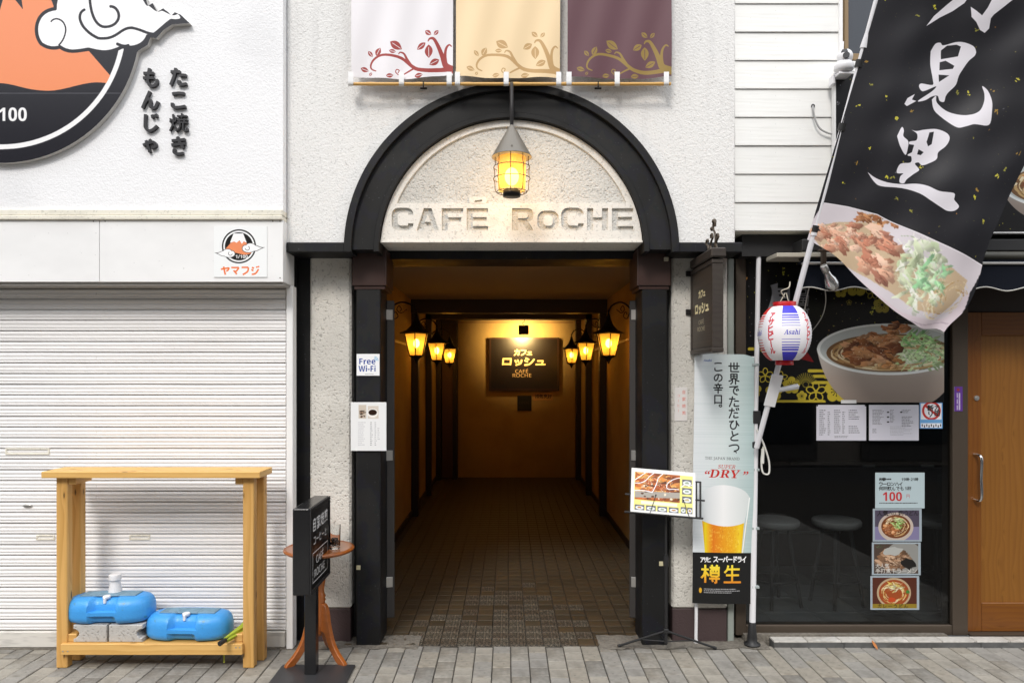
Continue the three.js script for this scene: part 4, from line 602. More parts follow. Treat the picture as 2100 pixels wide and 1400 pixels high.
// ---------------------------------------------------------------- cloth banners over the arch
{
  const z = 0.215, art = (g, u0, u1, base, tone, dx) => {
    g.fillStyle = base; g.fillRect(u0 - 5, -300, u1 - u0 + 10, 470);
    g.strokeStyle = g.fillStyle = tone; g.lineCap = 'round'; const o = dx, st = (p, w0, w1) => { const c = new THREE.SplineCurve(p.map(([a, b]) => new THREE.Vector2(a + o, b))).getPoints(30); for (let i = 0; i < 30; i++) { g.lineWidth = w0 + (w1 - w0) * i / 30; g.beginPath(); g.moveTo(c[i].x, c[i].y); g.lineTo(c[i + 1].x, c[i + 1].y); g.stroke(); } };
    st([[770, 145], [761, 141], [760, 132], [767, 120.5], [782, 111.6], [805, 111.6], [825, 117], [843, 132], [856, 141], [876, 146], [896, 147], [930, 147]], 2.5, 9);
    st([[828, 148.5], [838, 143], [849, 138]], 2.5, 4); st([[842, 131], [834, 118], [828, 107], [820.5, 104], [817, 107.5]], 6, 1.6);
    st([[930, 147], [916, 140], [911, 130], [907, 118], [898.6, 98], [890, 83.7], [882, 82.6], [878.6, 87]], 14, 2); st([[914, 132], [913, 118], [915, 103], [921, 95], [926, 98]], 7, 2); st([[816, 150], [811, 145], [813, 139.5], [818, 141], [816, 146]], 1.8, 1.8); st([[931, 152], [914, 146], [907, 144]], 8, 3);
    const leaf = (x, y, a, l) => { g.save(); g.translate(x + o, y); g.rotate(a); g.fillStyle = tone; g.beginPath(); g.moveTo(-l / 2, 0); g.quadraticCurveTo(-l * 0.05, -l * 0.6, l / 2, 0); g.quadraticCurveTo(-l * 0.05, l * 0.6, -l / 2, 0); g.fill(); g.strokeStyle = base; g.lineWidth = 1.2; g.beginPath(); g.moveTo(-l * 0.3, 0); g.lineTo(l * 0.38, 0); g.stroke(); g.restore(); };
    leaf(747, 143, 0.3, 17); leaf(759, 152, 2.2, 9); leaf(759, 110.5, 0.9, 14); leaf(775, 105, -1.1, 19); leaf(811.6, 90.4, 0.55, 28); leaf(804.5, 102.7, 0.1, 14); leaf(864, 95, 2.6, 21); leaf(879.7, 108, 1.55, 27); leaf(878.6, 70, 0.7, 16); leaf(895, 71.4, 2.3, 13); leaf(891, 130.6, 2.7, 22); leaf(858.5, 154, -0.1, 17); leaf(799, 153, -0.2, 15);
  };
  const ban = (u0, u1, base, tone, dx, label, r) => {
    const o = thing('cloth_banner', label, 'banner', [0, 0, 0], 'cloth banners above the arch'), v0 = -300, v1 = 159, [c, k] = canvas((u1 - u0) * 4, (v1 - v0) * 4); k.scale(4, 4); k.translate(-u0, -v0); art(k, u0, u1, base, tone, dx);
    const g = new THREE.PlaneGeometry(S(u1 - u0, z), S(v1 - v0, z), 28, 40); const p = g.attributes.position, w = S(u1 - u0, z), h = S(v1 - v0, z), ph = r * 2.1;
    for (let i = 0; i < p.count; i++) { const x = p.getX(i) / w, y = p.getY(i) / h; p.setZ(i, 0.007 * Math.sin(x * 9 + y * 5 + ph) + 0.005 * Math.sin(x * 17 - y * 9 + ph * 2) + 0.010 * (0.5 - y) * Math.sin(x * 5 + ph)); p.setY(i, p.getY(i) - 0.006 * Math.cos(x * 6.28) * (0.5 - y)); }
    g.computeVertexNormals(); g.translate((X(u0, z) + X(u1, z)) / 2, (Y(v0, z) + Y(v1, z)) / 2, z);
    mesh('cloth', g, phys(0xffffff, 0.62, { map: canvasTex(c), sheen: 0.25, sheenRoughness: 0.5, side: THREE.DoubleSide }), o);
    const lm = std([0.78, 0.78, 0.78], 0.7);
    for (const u of r === 0 ? [719, 823, 921] : r === 1 ? [938, 1038, 1146] : [1167, 1266, 1367]) { const t = tube([PX(u, 148, z + 0.012), PX(u + (u > 1140 || u < 730 ? 1 : -2), 160, z + 0.017), PX(u - 1, 172, z + 0.013), PX(u - 1, 176, z - 0.002), PX(u, 172, z - 0.012), PX(u, 160, z - 0.008)], 0.001, 24, 4); const a = t.attributes.position; const n = a.count / 5; t.dispose();
      const path = new THREE.CatmullRomCurve3([PX(u, 147, z + 0.013), PX(u, 160, z + 0.016), PX(u, 172, z + 0.014), PX(u, 176.5, z), PX(u, 172, z - 0.013), PX(u, 158, z - 0.010)]), q = path.getPoints(20), pos = [], hw = S(5.2, z); for (let i = 0; i < 20; i++) { const A = q[i], B = q[i + 1], s0 = (v) => (u < 1000 ? 1 : -1) * v; pos.push(A.x - hw, A.y, A.z, B.x - hw, B.y, B.z, B.x + hw, B.y, B.z, A.x - hw, A.y, A.z, B.x + hw, B.y, B.z, A.x + hw, A.y, A.z); } const bg = new THREE.BufferGeometry(); bg.setAttribute('position', new THREE.Float32BufferAttribute(pos, 3)); bg.computeVertexNormals(); mesh('loop', bg, lm, o); }
  };
  ban(720, 929, '#e6e3e6', '#9a3530', 0, 'white cloth banner with red leafy branch', 0);
  ban(935, 1149, '#ecd2a8', '#bf9a66', 218, 'cream cloth banner with tan leafy branch between two others', 1);
  ban(1164, 1377, '#5f3c44', '#8f7636', 444, 'dark plum cloth banner with golden leafy branch', 2);
  const bp = thing('bamboo_pole', 'thin bamboo pole through the loops of the cloth banners', 'pole');
  const nodes = [[0, 0.0062]]; const xA = X(717, z), xB = X(1376, z), y = Y(172, z);
  const prof = []; for (let i = 0; i <= 60; i++) { const t = i / 60; prof.push([0.0085 + (i % 9 === 4 ? 0.0016 : 0), t * (xB - xA)]); } const lg = lathe([[0.0001, 0], ...prof, [0.0001, xB - xA]], 12); lg.rotateZ(-Math.PI / 2); lg.translate(xA, y, z);
  mesh('cane', lg, std([0.62, 0.36, 0.10], 0.45), bp);
  for (const u of [868, 1227]) mesh('hook', [rod(PX(u, 176, 0.14), PX(u, 178, z + 0.012), 0.004), rod(PX(u, 181, z + 0.01), PX(u, 167, z + 0.012), 0.003), cbox(X(u - 7, 0.16), X(u + 7, 0.16), Y(181, 0.16), Y(178, 0.16), 0.145, 0.154, 0.001)], mIron, bp);
}

// ---------------------------------------------------------------- lantern over the arch
{
  const z = 0.42, cx = X(1049.5, z), o = thing('arch_lantern', 'caged amber lantern with grey cone hood hanging before the arch', 'lantern'), yT = Y(256, z), yH = Y(322, z), yB = Y(392, z);
  const grey = std([0.16, 0.145, 0.12], 0.55, { roughnessMap: dustTex });
  mesh('arm', [tube([V(cx - 0.002, Y(226, 0.17), 0.155), V(cx - 0.002, Y(200, 0.2), 0.2), V(cx - 0.001, Y(172, 0.3), 0.29), V(cx, Y(176, 0.38), 0.38), V(cx, Y(215, z), z + 0.005), V(cx, yT - 0.015, z)], 0.0095, 40, 10), cbox(cx - 0.012, cx + 0.008, Y(240, 0.17), Y(206, 0.17), 0.15, 0.178, 0.003)], mIron, o);
  mesh('hood', [lathe([[0.0, yT + 0.004], [0.009, yT], [S(41, z), yH + 0.002], [S(41.5, z), yH - 0.002], [S(39, z), yH], [0.006, yT - 0.006]], 40, [cx, 0, z]), rod(V(cx, Y(310, z), z + S(34, z) - 0.003), V(cx, Y(310, z), z + S(34, z) + 0.005), 0.005, 0.005, 8)], grey, o);
  mesh('glass', lathe([[S(29, z), yH - 0.003], [S(29.5, z), (yH + yB) / 2], [S(28, z), yB + 0.004]], 32, [cx, 0, z]), phys([1.0, 0.66, 0.20], 0.42, { transmission: 0.92, thickness: 0, side: THREE.DoubleSide, emissive: lin(1, 0.5, 0.08), emissiveIntensity: 0.10 }), o);
  mesh('bulb', new THREE.SphereGeometry(0.036, 20, 14).scale(1, 1.25, 1).translate(cx, Y(362, z), z), std([0.9, 0.85, 0.7], 0.4, { emissive: lin(1, 0.80, 0.42), emissiveIntensity: 5 }), o);
  const cage = []; for (let i = 0; i < 8; i++) { const a = i * Math.PI / 4 + 0.08, P = (r, v) => V(cx + Math.cos(a) * S(r, z), Y(v, z), z + Math.sin(a) * S(r, z)); cage.push(tube([P(34, 321), P(34.5, 338), P(37, 343), P(35.5, 349), P(35.5, 362), P(37.5, 367), P(35, 373), P(34, 388), P(31, 394), P(20, 394)], 0.0022, 30, 5)); }
  for (const [v, r] of [[343, 37], [366.5, 37.5], [393.5, 31]]) cage.push(new THREE.TorusGeometry(S(r, z), 0.0021, 5, 40).rotateX(Math.PI / 2).translate(cx, Y(v, z), z));
  mesh('cage', cage, mBronze, o);
  mesh('base_cap', lathe([[0, yB + 0.004], [S(18, z), yB + 0.004], [S(18, z), Y(403, z)], [0, Y(403, z)]], 24, [cx, 0, z]), mIron, o);
  const l = new THREE.PointLight(lin(1, 0.60, 0.22), 0.10, 0, 2); l.position.set(cx, Y(362, z), z); l.castShadow = true; l.shadow.radius = 1.5; l.name = 'lantern_light'; o.add(l);
}

// ---------------------------------------------------------------- lanterns and signs in the passage
const lampGlass = phys([1.0, 0.60, 0.10], 0.45, { transmission: 0.9, thickness: 0, side: THREE.DoubleSide });
function wallLantern(label, x, z, side) {
  const o = thing('wall_lantern', label, 'lantern', [x, 1.79, z], 'lanterns along the passage walls');
  const h0 = -0.095, h1 = 0.095, r0 = 0.062, r1 = 0.108, n = 6, tw = Math.PI / 6, c = (i, r, y) => V(Math.cos(i * Math.PI * 2 / n + tw) * r, y, Math.sin(i * Math.PI * 2 / n + tw) * r), bars = [];
  for (let i = 0; i < n; i++) {
    const a = c(i, r0, h0), b = c(i + 1, r0, h0), d = c(i + 1, r1, h1), e = c(i, r1, h1), g = new THREE.BufferGeometry();
    g.setAttribute('position', new THREE.Float32BufferAttribute([a, b, d, a, d, e].flatMap((p) => [p.x * 0.97, p.y, p.z * 0.97]), 3)); g.computeVertexNormals(); mesh('pane', boxUV(g), lampGlass, o);
    bars.push(rod(a, e, 0.0052, 0.0052, 6), rod(a, b, 0.005, 0.005, 6), rod(e, d, 0.006, 0.006, 6));
  }
  mesh('frame', bars, mIron, o);
  mesh('hood', lathe([[0.002, 0.30], [0.010, 0.285], [0.006, 0.27], [0.016, 0.245], [0.022, 0.215], [0.05, 0.16], [0.09, 0.122], [0.145, 0.10], [0.138, 0.092], [0.10, 0.098], [0.0, 0.11]], 6), mIron, o).rotation.y = 0.26 + Math.PI / 6;
  mesh('finial', lathe([[0, -0.165], [0.008, -0.155], [0.018, -0.13], [0.03, -0.115], [0.062, -0.1], [0.064, -0.09], [0, -0.09]], 12), mIron, o);
  mesh('bulb', new THREE.SphereGeometry(0.027, 16, 10).scale(1, 1.4, 1).translate(0, 0.012, 0), std([0.9, 0.8, 0.6], 0.4, { emissive: lin(1, 0.80, 0.42), emissiveIntensity: 16 }), o);
  const wx = side < 0 ? -1.04 - x : 1.08 - x, P = (t, y) => V(wx * t, y, 0), br = [tube([P(0.0, 0.28), P(0.12, 0.33), P(0.5, 0.36), P(0.85, 0.30), P(0.99, 0.18)], 0.008, 24, 6), tube([P(0.3, 0.30), P(0.5, 0.27), P(0.62, 0.30), P(0.55, 0.33), P(0.47, 0.30), P(0.52, 0.285)], 0.004, 24, 5), tube([P(0.85, 0.29), P(0.7, 0.22), P(0.58, 0.24), P(0.66, 0.28), P(0.72, 0.255)], 0.004, 24, 5), cbox(Math.min(wx * 0.955, wx), Math.max(wx * 0.955, wx), 0.06, 0.30, -0.03, 0.03, 0.004)];
  mesh('bracket', br, mIron, o);
  const l = new THREE.PointLight(lin(1, 0.52, 0.13), 0.065, 0, 2); l.position.set(0, 0.012, 0); l.castShadow = true; l.shadow.radius = 1.3; l.name = 'lantern_light'; o.add(l);
  return o;
}
const lampZ = [-2.0, -3.75, -5.45], wh = ['at the gate end', 'at the middle', 'at the far end'];
lampZ.forEach((z, i) => { wallLantern('black amber glass wall lantern ' + wh[i] + ' of the wall with the service door', -0.77, z, -1); });
lampZ.forEach((z, i) => { wallLantern('black amber glass wall lantern ' + wh[i] + ' of the plain passage wall opposite', 0.862, z, 1); });
{
  const z = -6.53, o = sheet('passage_sign', 1003, 692, 1147, 801, z, 0.05, 6, (g) => {
    g.fillStyle = '#170c06'; g.fillRect(990, 680, 170, 130);
    g.strokeStyle = '#3a2010'; g.lineWidth = 2.5; g.strokeRect(1005.5, 694.5, 139, 104);
    jp(g, 'カフェ', 1054, 716, 13, { weight: 0.2, color: '#ffdf9c', gap: 0.98, slant: 0.1 }); jp(g, 'ロッシュ', 1028, 732, 18, { weight: 0.2, color: '#ffdf9c', sx: 1.28, gap: 1.0, slant: 0.1 });
    g.fillStyle = '#c8a878'; g.font = '10px sans-serif'; g.save(); g.translate(1056, 765); g.scale(1.25, 1); g.fillText('CAFÉ', 0, 0); g.restore(); g.save(); g.translate(1050, 773.5); g.scale(1.28, 1); g.fillText('ROCHE', 0, 0); g.restore();
  }, { rough: 0.35, side: [0.02, 0.01, 0.006] });
  tag(o, 'dark brown hanging sign with golden katakana on the passage end wall', 'sign');
  const sl = thing('spot_lamp', 'small black spotlight on the ceiling aimed at the dark brown sign', 'lamp'), sz = -5.78, sx = X(1074, sz), sy = Y(676, sz);
  mesh('housing', [cbox(sx - 0.07, sx + 0.07, sy - 0.062, sy + 0.062, sz - 0.09, sz + 0.03, 0.006), cbox(sx - 0.045, sx + 0.045, sy - 0.04, sy + 0.04, sz + 0.03, sz + 0.06, 0.01)], mIron, sl);
  mesh('lens', rod(V(sx, sy, sz - 0.089), V(sx, sy, sz - 0.094), 0.05, 0.05, 24), std([0.9, 0.85, 0.7], 0.4, { emissive: lin(1, 0.72, 0.32), emissiveIntensity: 4 }), sl);
  mesh('stem', [tube([V(sx, sy + 0.06, sz), V(sx - 0.015, sy + 0.09, sz), V(sx + 0.01, sy + 0.12, sz), V(sx, 2.34, sz)], 0.005, 16, 6), cbox(sx - 0.05, sx + 0.05, 2.325, 2.349, sz - 0.03, sz + 0.03, 0.003)], mIron, sl);
  const up = new THREE.SpotLight(lin(1, 0.68, 0.26), 8.5, 0, 0.98, 1, 2); up.position.set(sx, sy, sz - 0.10); up.target.position.set(sx, 2.08, -6.6); up.castShadow = true; up.shadow.radius = 2; up.name = 'spot_light'; sl.add(up, up.target);
  const sp = sheet('open_plate', 1061, 811, 1090, 842, -6.58, 0.02, 6, (g) => { g.fillStyle = '#0d0a08'; g.fillRect(1050, 800, 60, 60); g.fillStyle = '#3a332c'; g.font = '8px sans-serif'; g.fillText('OPEN', 1064, 829); }, { side: [0.01, 0.008, 0.007] });
  tag(sp, 'small black plate hanging under the dark brown sign', 'sign');
  const nt = sheet('handwritten_note', 1093, 805, 1134, 821, -6.595, 0.004, 6, (g) => { g.fillStyle = '#b98c52'; g.fillRect(1090, 800, 50, 30); jp(g, '換気良好', 1097, 808, 9, { weight: 0.12, color: '#20120a', gap: 0.95 }); });
  tag(nt, 'small handwritten paper note beside the black plate', 'note');
}

// ---------------------------------------------------------------- notices on the entrance
{
  const w = sheet('wifi_plate', 731, 725.5, 778, 770, 0.0055, 0.005, 8, (g) => {
    g.fillStyle = '#f3f4f6'; g.fillRect(725, 720, 60, 60); g.fillStyle = '#1f3f96'; g.font = 'bold 16.5px sans-serif'; g.fillText('Free', 735, 747, 36); g.fillText('Wi-Fi', 735, 762, 36);
    g.strokeStyle = '#6db3da'; g.lineWidth = 1.3; for (const r of [3, 5.5, 8]) { g.beginPath(); g.arc(767, 739, r, -1.5, 0.1); g.stroke(); } g.fillStyle = '#999'; g.fillRect(748, 766.5, 18, 0.9);
  }, { rough: 0.25 });
  tag(w, 'small white plate with blue Wi-Fi lettering on the black jamb', 'sign');
  const r = rng(71), mn = sheet('menu_sheet', 719, 824.5, 792, 924, 0.012, 0.004, 6, (g) => {
    g.fillStyle = '#eceded'; g.fillRect(715, 820, 80, 110);
    g.fillStyle = '#cfc4b6'; g.fillRect(735, 830, 16, 28); meat(g, 743, 848, 7, 10, 26, r, ['#2a1a12', '#4b2c1c', '#8a6a50', '#161010', '#e0cdb8']); g.fillStyle = '#d8cfc4'; g.fillRect(754, 832, 22, 26); g.fillStyle = '#f0ede8'; g.beginPath(); g.ellipse(764, 847, 11, 9.5, 0, 0, 7); g.fill(); g.fillStyle = '#2c1a12'; g.beginPath(); g.ellipse(764, 845.5, 8.6, 6, 0, 0, 7); g.fill();
    squiggles(g, 734, 864, 16, 50, 12, '#c9c9cc', r, 0.7); squiggles(g, 759, 864, 5, 50, 12, '#8d8d92', r, 0.6); squiggles(g, 768, 864, 4, 50, 12, '#a0a0a4', r, 0.6); squiggles(g, 774, 876, 5, 26, 6, '#b6b6ba', r, 0.6);
  }, { rough: 0.3 });
  tag(mn, 'laminated white menu sheet with two coffee photographs on the black jamb', 'menu');
  const pn = sheet('pillar_notice', 1384, 794, 1410, 863, -0.0465, 0.004, 5, (g) => { g.fillStyle = '#dfdbd8'; g.fillRect(1380, 790, 40, 80); jp(g, '自家焙煎', 1399, 800, 7.5, { weight: 0.14, color: '#d99a92', vertical: true, gap: 1.9 }); jp(g, 'コーヒー', 1389, 808, 6, { weight: 0.14, color: '#e0aaa2', vertical: true, gap: 1.7 }); }, { rough: 0.6 });
  tag(pn, 'narrow white notice with faded red writing on the rough pillar', 'notice');
}

// ---------------------------------------------------------------- projecting cafe sign
{
  const o = thing('projecting_sign', 'brown wooden box sign with pale katakana projecting from the pillar', 'sign'), x0 = 1.051, x1 = 1.103, za = -0.04, zb = 0.39, y0 = 1.648, y1 = 2.13;
  mesh('box_body', cbox(x0 + 0.004, x1 - 0.004, y0 + 0.02, y1 - 0.02, za, zb, 0.003), darkWood, o);
  const [c, g] = canvas(700, 800); g.fillStyle = '#3e352d'; g.fillRect(0, 0, 700, 800); { const r = rng(4); for (let i = 0; i < 260; i++) { g.strokeStyle = r() < 0.5 ? 'rgba(30,20,12,0.18)' : 'rgba(130,100,70,0.10)'; g.lineWidth = rr(1, 4, r); const y = r() * 800; g.beginPath(); g.moveTo(0, y); g.bezierCurveTo(230, y + rr(-14, 14, r), 460, y + rr(-14, 14, r), 700, y + rr(-10, 10, r)); g.stroke(); } }
  jp(g, 'カフェ', 235, 200, 82, { weight: 0.2, color: '#e6d9a8', gap: 1.0 }); jp(g, 'ロッシュ', 95, 330, 118, { weight: 0.2, color: '#e6d9a8', sx: 1.08 }); g.fillStyle = '#b7ac8c'; g.font = '62px sans-serif'; g.save(); g.translate(235, 560); g.scale(1.4, 1); g.fillText('CAFÉ', 0, 0); g.restore(); g.save(); g.translate(190, 630); g.scale(1.4, 1); g.fillText('ROCHE', 0, 0); g.restore();
  const f = new THREE.PlaneGeometry(zb - za - 0.05, y1 - y0 - 0.07); f.rotateY(-Math.PI / 2); f.translate(x0 + 0.0022, (y0 + y1) / 2, (za + zb) / 2); mesh('lettered_face', f, std(0xffffff, 0.5, { map: canvasTex(c) }), o);
  mesh('moulding', [cbox(x0 - 0.004, x1 + 0.004, y1 - 0.028, y1 - 0.004, za - 0.004, zb + 0.004, 0.004), cbox(x0 - 0.004, x1 + 0.004, y0, y0 + 0.024, za - 0.004, zb + 0.004, 0.004), cbox(x0 - 0.002, x1 + 0.002, y0 + 0.024, y1 - 0.03, zb - 0.022, zb + 0.003, 0.002), cbox(x0 - 0.002, x1 + 0.002, y0 + 0.024, y1 - 0.03, za - 0.003, za + 0.02, 0.002)], darkWood, o);
  mesh('cap', cbox(x0 - 0.012, x1 + 0.012, y1 + 0.002, y1 + 0.05, za + 0.02, zb + 0.02, 0.006), darkWood, o);
  mesh('bracket', [cbox(X(1402, -0.1), x0 + 0.02, Y(568, -0.07), Y(557, -0.07), -0.102, za + 0.004, 0.002), cbox(X(1402, -0.1), x0 + 0.02, Y(646, -0.07), Y(635, -0.07), -0.102, za + 0.004, 0.002)], mIron, o);
  const xm = (x0 + x1) / 2, b = y1 + 0.05, P = (z, y) => V(xm, b + y, z), sc = (z, s, h) => tube([P(z, -0.002), P(z + s * 0.02, h * 0.35), P(z + s * 0.006, h * 0.62), P(z - s * 0.02, h * 0.78), P(z - s * 0.012, h), P(z + s * 0.014, h * 0.98), P(z + s * 0.012, h * 0.82)], 0.006, 30, 6);
  mesh('iron_scroll', [sc(0.33, 1, 0.145), sc(0.28, -1, 0.09), sc(0.2, 1, 0.075), sc(0.12, -1, 0.06), sc(0.38, -1, 0.07), new THREE.SphereGeometry(0.013, 10, 8).translate(xm, b + 0.15, 0.325), new THREE.SphereGeometry(0.012, 10, 8).translate(xm, b + 0.118, 0.29)], std([0.075, 0.058, 0.042], 0.5, { metalness: 0.3 }), o);
}

// ---------------------------------------------------------------- black sign stand, round table, glass
{
  const o = thing('sign_stand', 'black box sign on a square post and flat base before the pillar', 'sign stand'), x0 = -1.034, x1 = -0.948, za = 0.22, zb = 0.60, y0 = 0.468, y1 = 0.888;
  const blk = std([0.013, 0.013, 0.014], 0.32, { roughnessMap: dustTex });
  mesh('box_body', rbox(x0, x1 - 0.003, y0, y1, za, zb, 0.008), blk, o);
  mesh('face_frame', [cbox(x1 - 0.004, x1 + 0.003, y1 - 0.02, y1 - 0.002, za + 0.002, zb - 0.002, 0.002), cbox(x1 - 0.004, x1 + 0.003, y0 + 0.002, y0 + 0.02, za + 0.002, zb - 0.002, 0.002), cbox(x1 - 0.004, x1 + 0.003, y0 + 0.02, y1 - 0.02, za + 0.002, za + 0.016, 0.002), cbox(x1 - 0.004, x1 + 0.003, y0 + 0.02, y1 - 0.02, zb - 0.016, zb - 0.002, 0.002)], mBlackPlastic, o);
  const [c, g] = canvas(720, 800); g.fillStyle = '#0e0e10'; g.fillRect(0, 0, 720, 800); jp(g, '自家焙煎', 60, 85, 140, { weight: 0.11, color: '#e8e8e8', gap: 1.08, cap: 'butt', join: 'miter' }); jp(g, 'コーヒーと', 90, 270, 96, { weight: 0.12, color: '#dcdcdc', gap: 1.12, cap: 'butt' });
  g.strokeStyle = '#e4e4e4'; g.lineWidth = 8; g.strokeRect(70, 440, 580, 300); g.fillStyle = '#e4e4e4'; g.font = '110px sans-serif'; g.save(); g.translate(190, 570); g.scale(1.2, 1); g.fillText('CAFÉ', 0, 0); g.restore(); g.save(); g.translate(120, 700); g.scale(1.2, 1); g.fillText('ROCHE', 0, 0); g.restore();
  const f = new THREE.PlaneGeometry(zb - za - 0.03, y1 - y0 - 0.036); f.rotateY(Math.PI / 2); f.translate(x1 - 0.0005, (y0 + y1) / 2, (za + zb) / 2); mesh('lettered_face', f, std(0xffffff, 0.3, { map: canvasTex(c) }), o);
  mesh('post', cbox(-1.029, -0.971, 0.013, y0 + 0.002, 0.36, 0.418, 0.003), blk, o);
  mesh('base_plate', cbox(-1.18, -0.797, 0.001, 0.013, 0.29, 0.68, 0.002), std([0.035, 0.035, 0.037], 0.55, { roughnessMap: dustTex }), o);

  const tx = X(650, 0.24), tz = 0.20, t = thing('round_table', 'small round orange wooden pedestal table behind the black sign stand', 'table', [tx, 0, tz]), yt = 0.602;
  mesh('tabletop', lathe([[0, yt - 0.028], [0.10, yt - 0.028], [0.105, yt - 0.02], [0.165, yt - 0.02], [0.18, yt - 0.014], [0.187, yt - 0.004], [0.184, yt + 0.002], [0.172, yt + 0.006], [0.168, yt + 0.002], [0, yt + 0.002]], 48), orangeWood, t);
  mesh('pedestal', lathe([[0, 0.13], [0.016, 0.132], [0.022, 0.15], [0.022, 0.16], [0.03, 0.17], [0.034, 0.2], [0.034, 0.30], [0.03, 0.315], [0.036, 0.325], [0.03, 0.335], [0.036, 0.345], [0.028, 0.36], [0.026, 0.38], [0.034, 0.43], [0.03, 0.455], [0.024, 0.465], [0.03, 0.475], [0.022, 0.49], [0.024, 0.53], [0.032, 0.56], [0.05, 0.573], [0, 0.574]], 24), orangeWood, t);
  for (const a of [0.55, Math.PI - 0.75, -Math.PI / 2 + 0.1]) {
    const s = new THREE.Shape(), A = [[0.026, 0.30], [0.045, 0.30], [0.062, 0.27], [0.075, 0.20], [0.10, 0.12], [0.14, 0.06], [0.186, 0.018], [0.19, 0.002], [0.165, 0.0], [0.13, 0.028], [0.085, 0.085], [0.055, 0.15], [0.026, 0.16]]; s.moveTo(...A[0]); s.splineThru(A.slice(1, 8).map((p) => new THREE.Vector2(...p))); s.lineTo(...A[8]); s.splineThru(A.slice(9).map((p) => new THREE.Vector2(...p))); s.closePath();
    const lg = extrude(s, 0.018, { bevel: 0.004, seg: 2 }); lg.translate(0, 0.004, -0.009); lg.rotateY(-a); mesh('leg', boxUV(plain(lg)), orangeWood, t);
  }
  const gx = X(688, 0.2), gz = 0.22, gy = yt + 0.0025, gl = thing('glass_tumbler', 'clear glass of dark coffee beans on the round orange table', 'glass', [gx, gy, gz]), rg = 0.031, gh = 0.128;
  mesh('tumbler', lathe([[0, 0], [rg * 0.9, 0], [rg * 0.93, 0.004], [rg, gh], [rg - 0.0025, gh], [rg * 0.9 - 0.0025, 0.014], [0, 0.012]], 32), phys([0.98, 0.99, 0.99], 0.02, { transmission: 1, thickness: 0.003, ior: 1.45 }), gl);
  const bean = new THREE.SphereGeometry(0.0058, 7, 5).scale(1, 0.7, 0.65), q = rng(44), bm = std([0.016, 0.008, 0.005], 0.4), bl = []; for (let i = 0; i < 110; i++) { const a = q() * 6.28, r = Math.sqrt(q()) * 0.0205, b = bean.clone(); b.rotateY(q() * 6); b.rotateX(q() * 3); b.translate(Math.cos(a) * r, 0.0185 + q() * 0.032, Math.sin(a) * r); bl.push(b); }
  mesh('coffee_beans', bl, bm, gl).userData.kind = 'stuff';
}

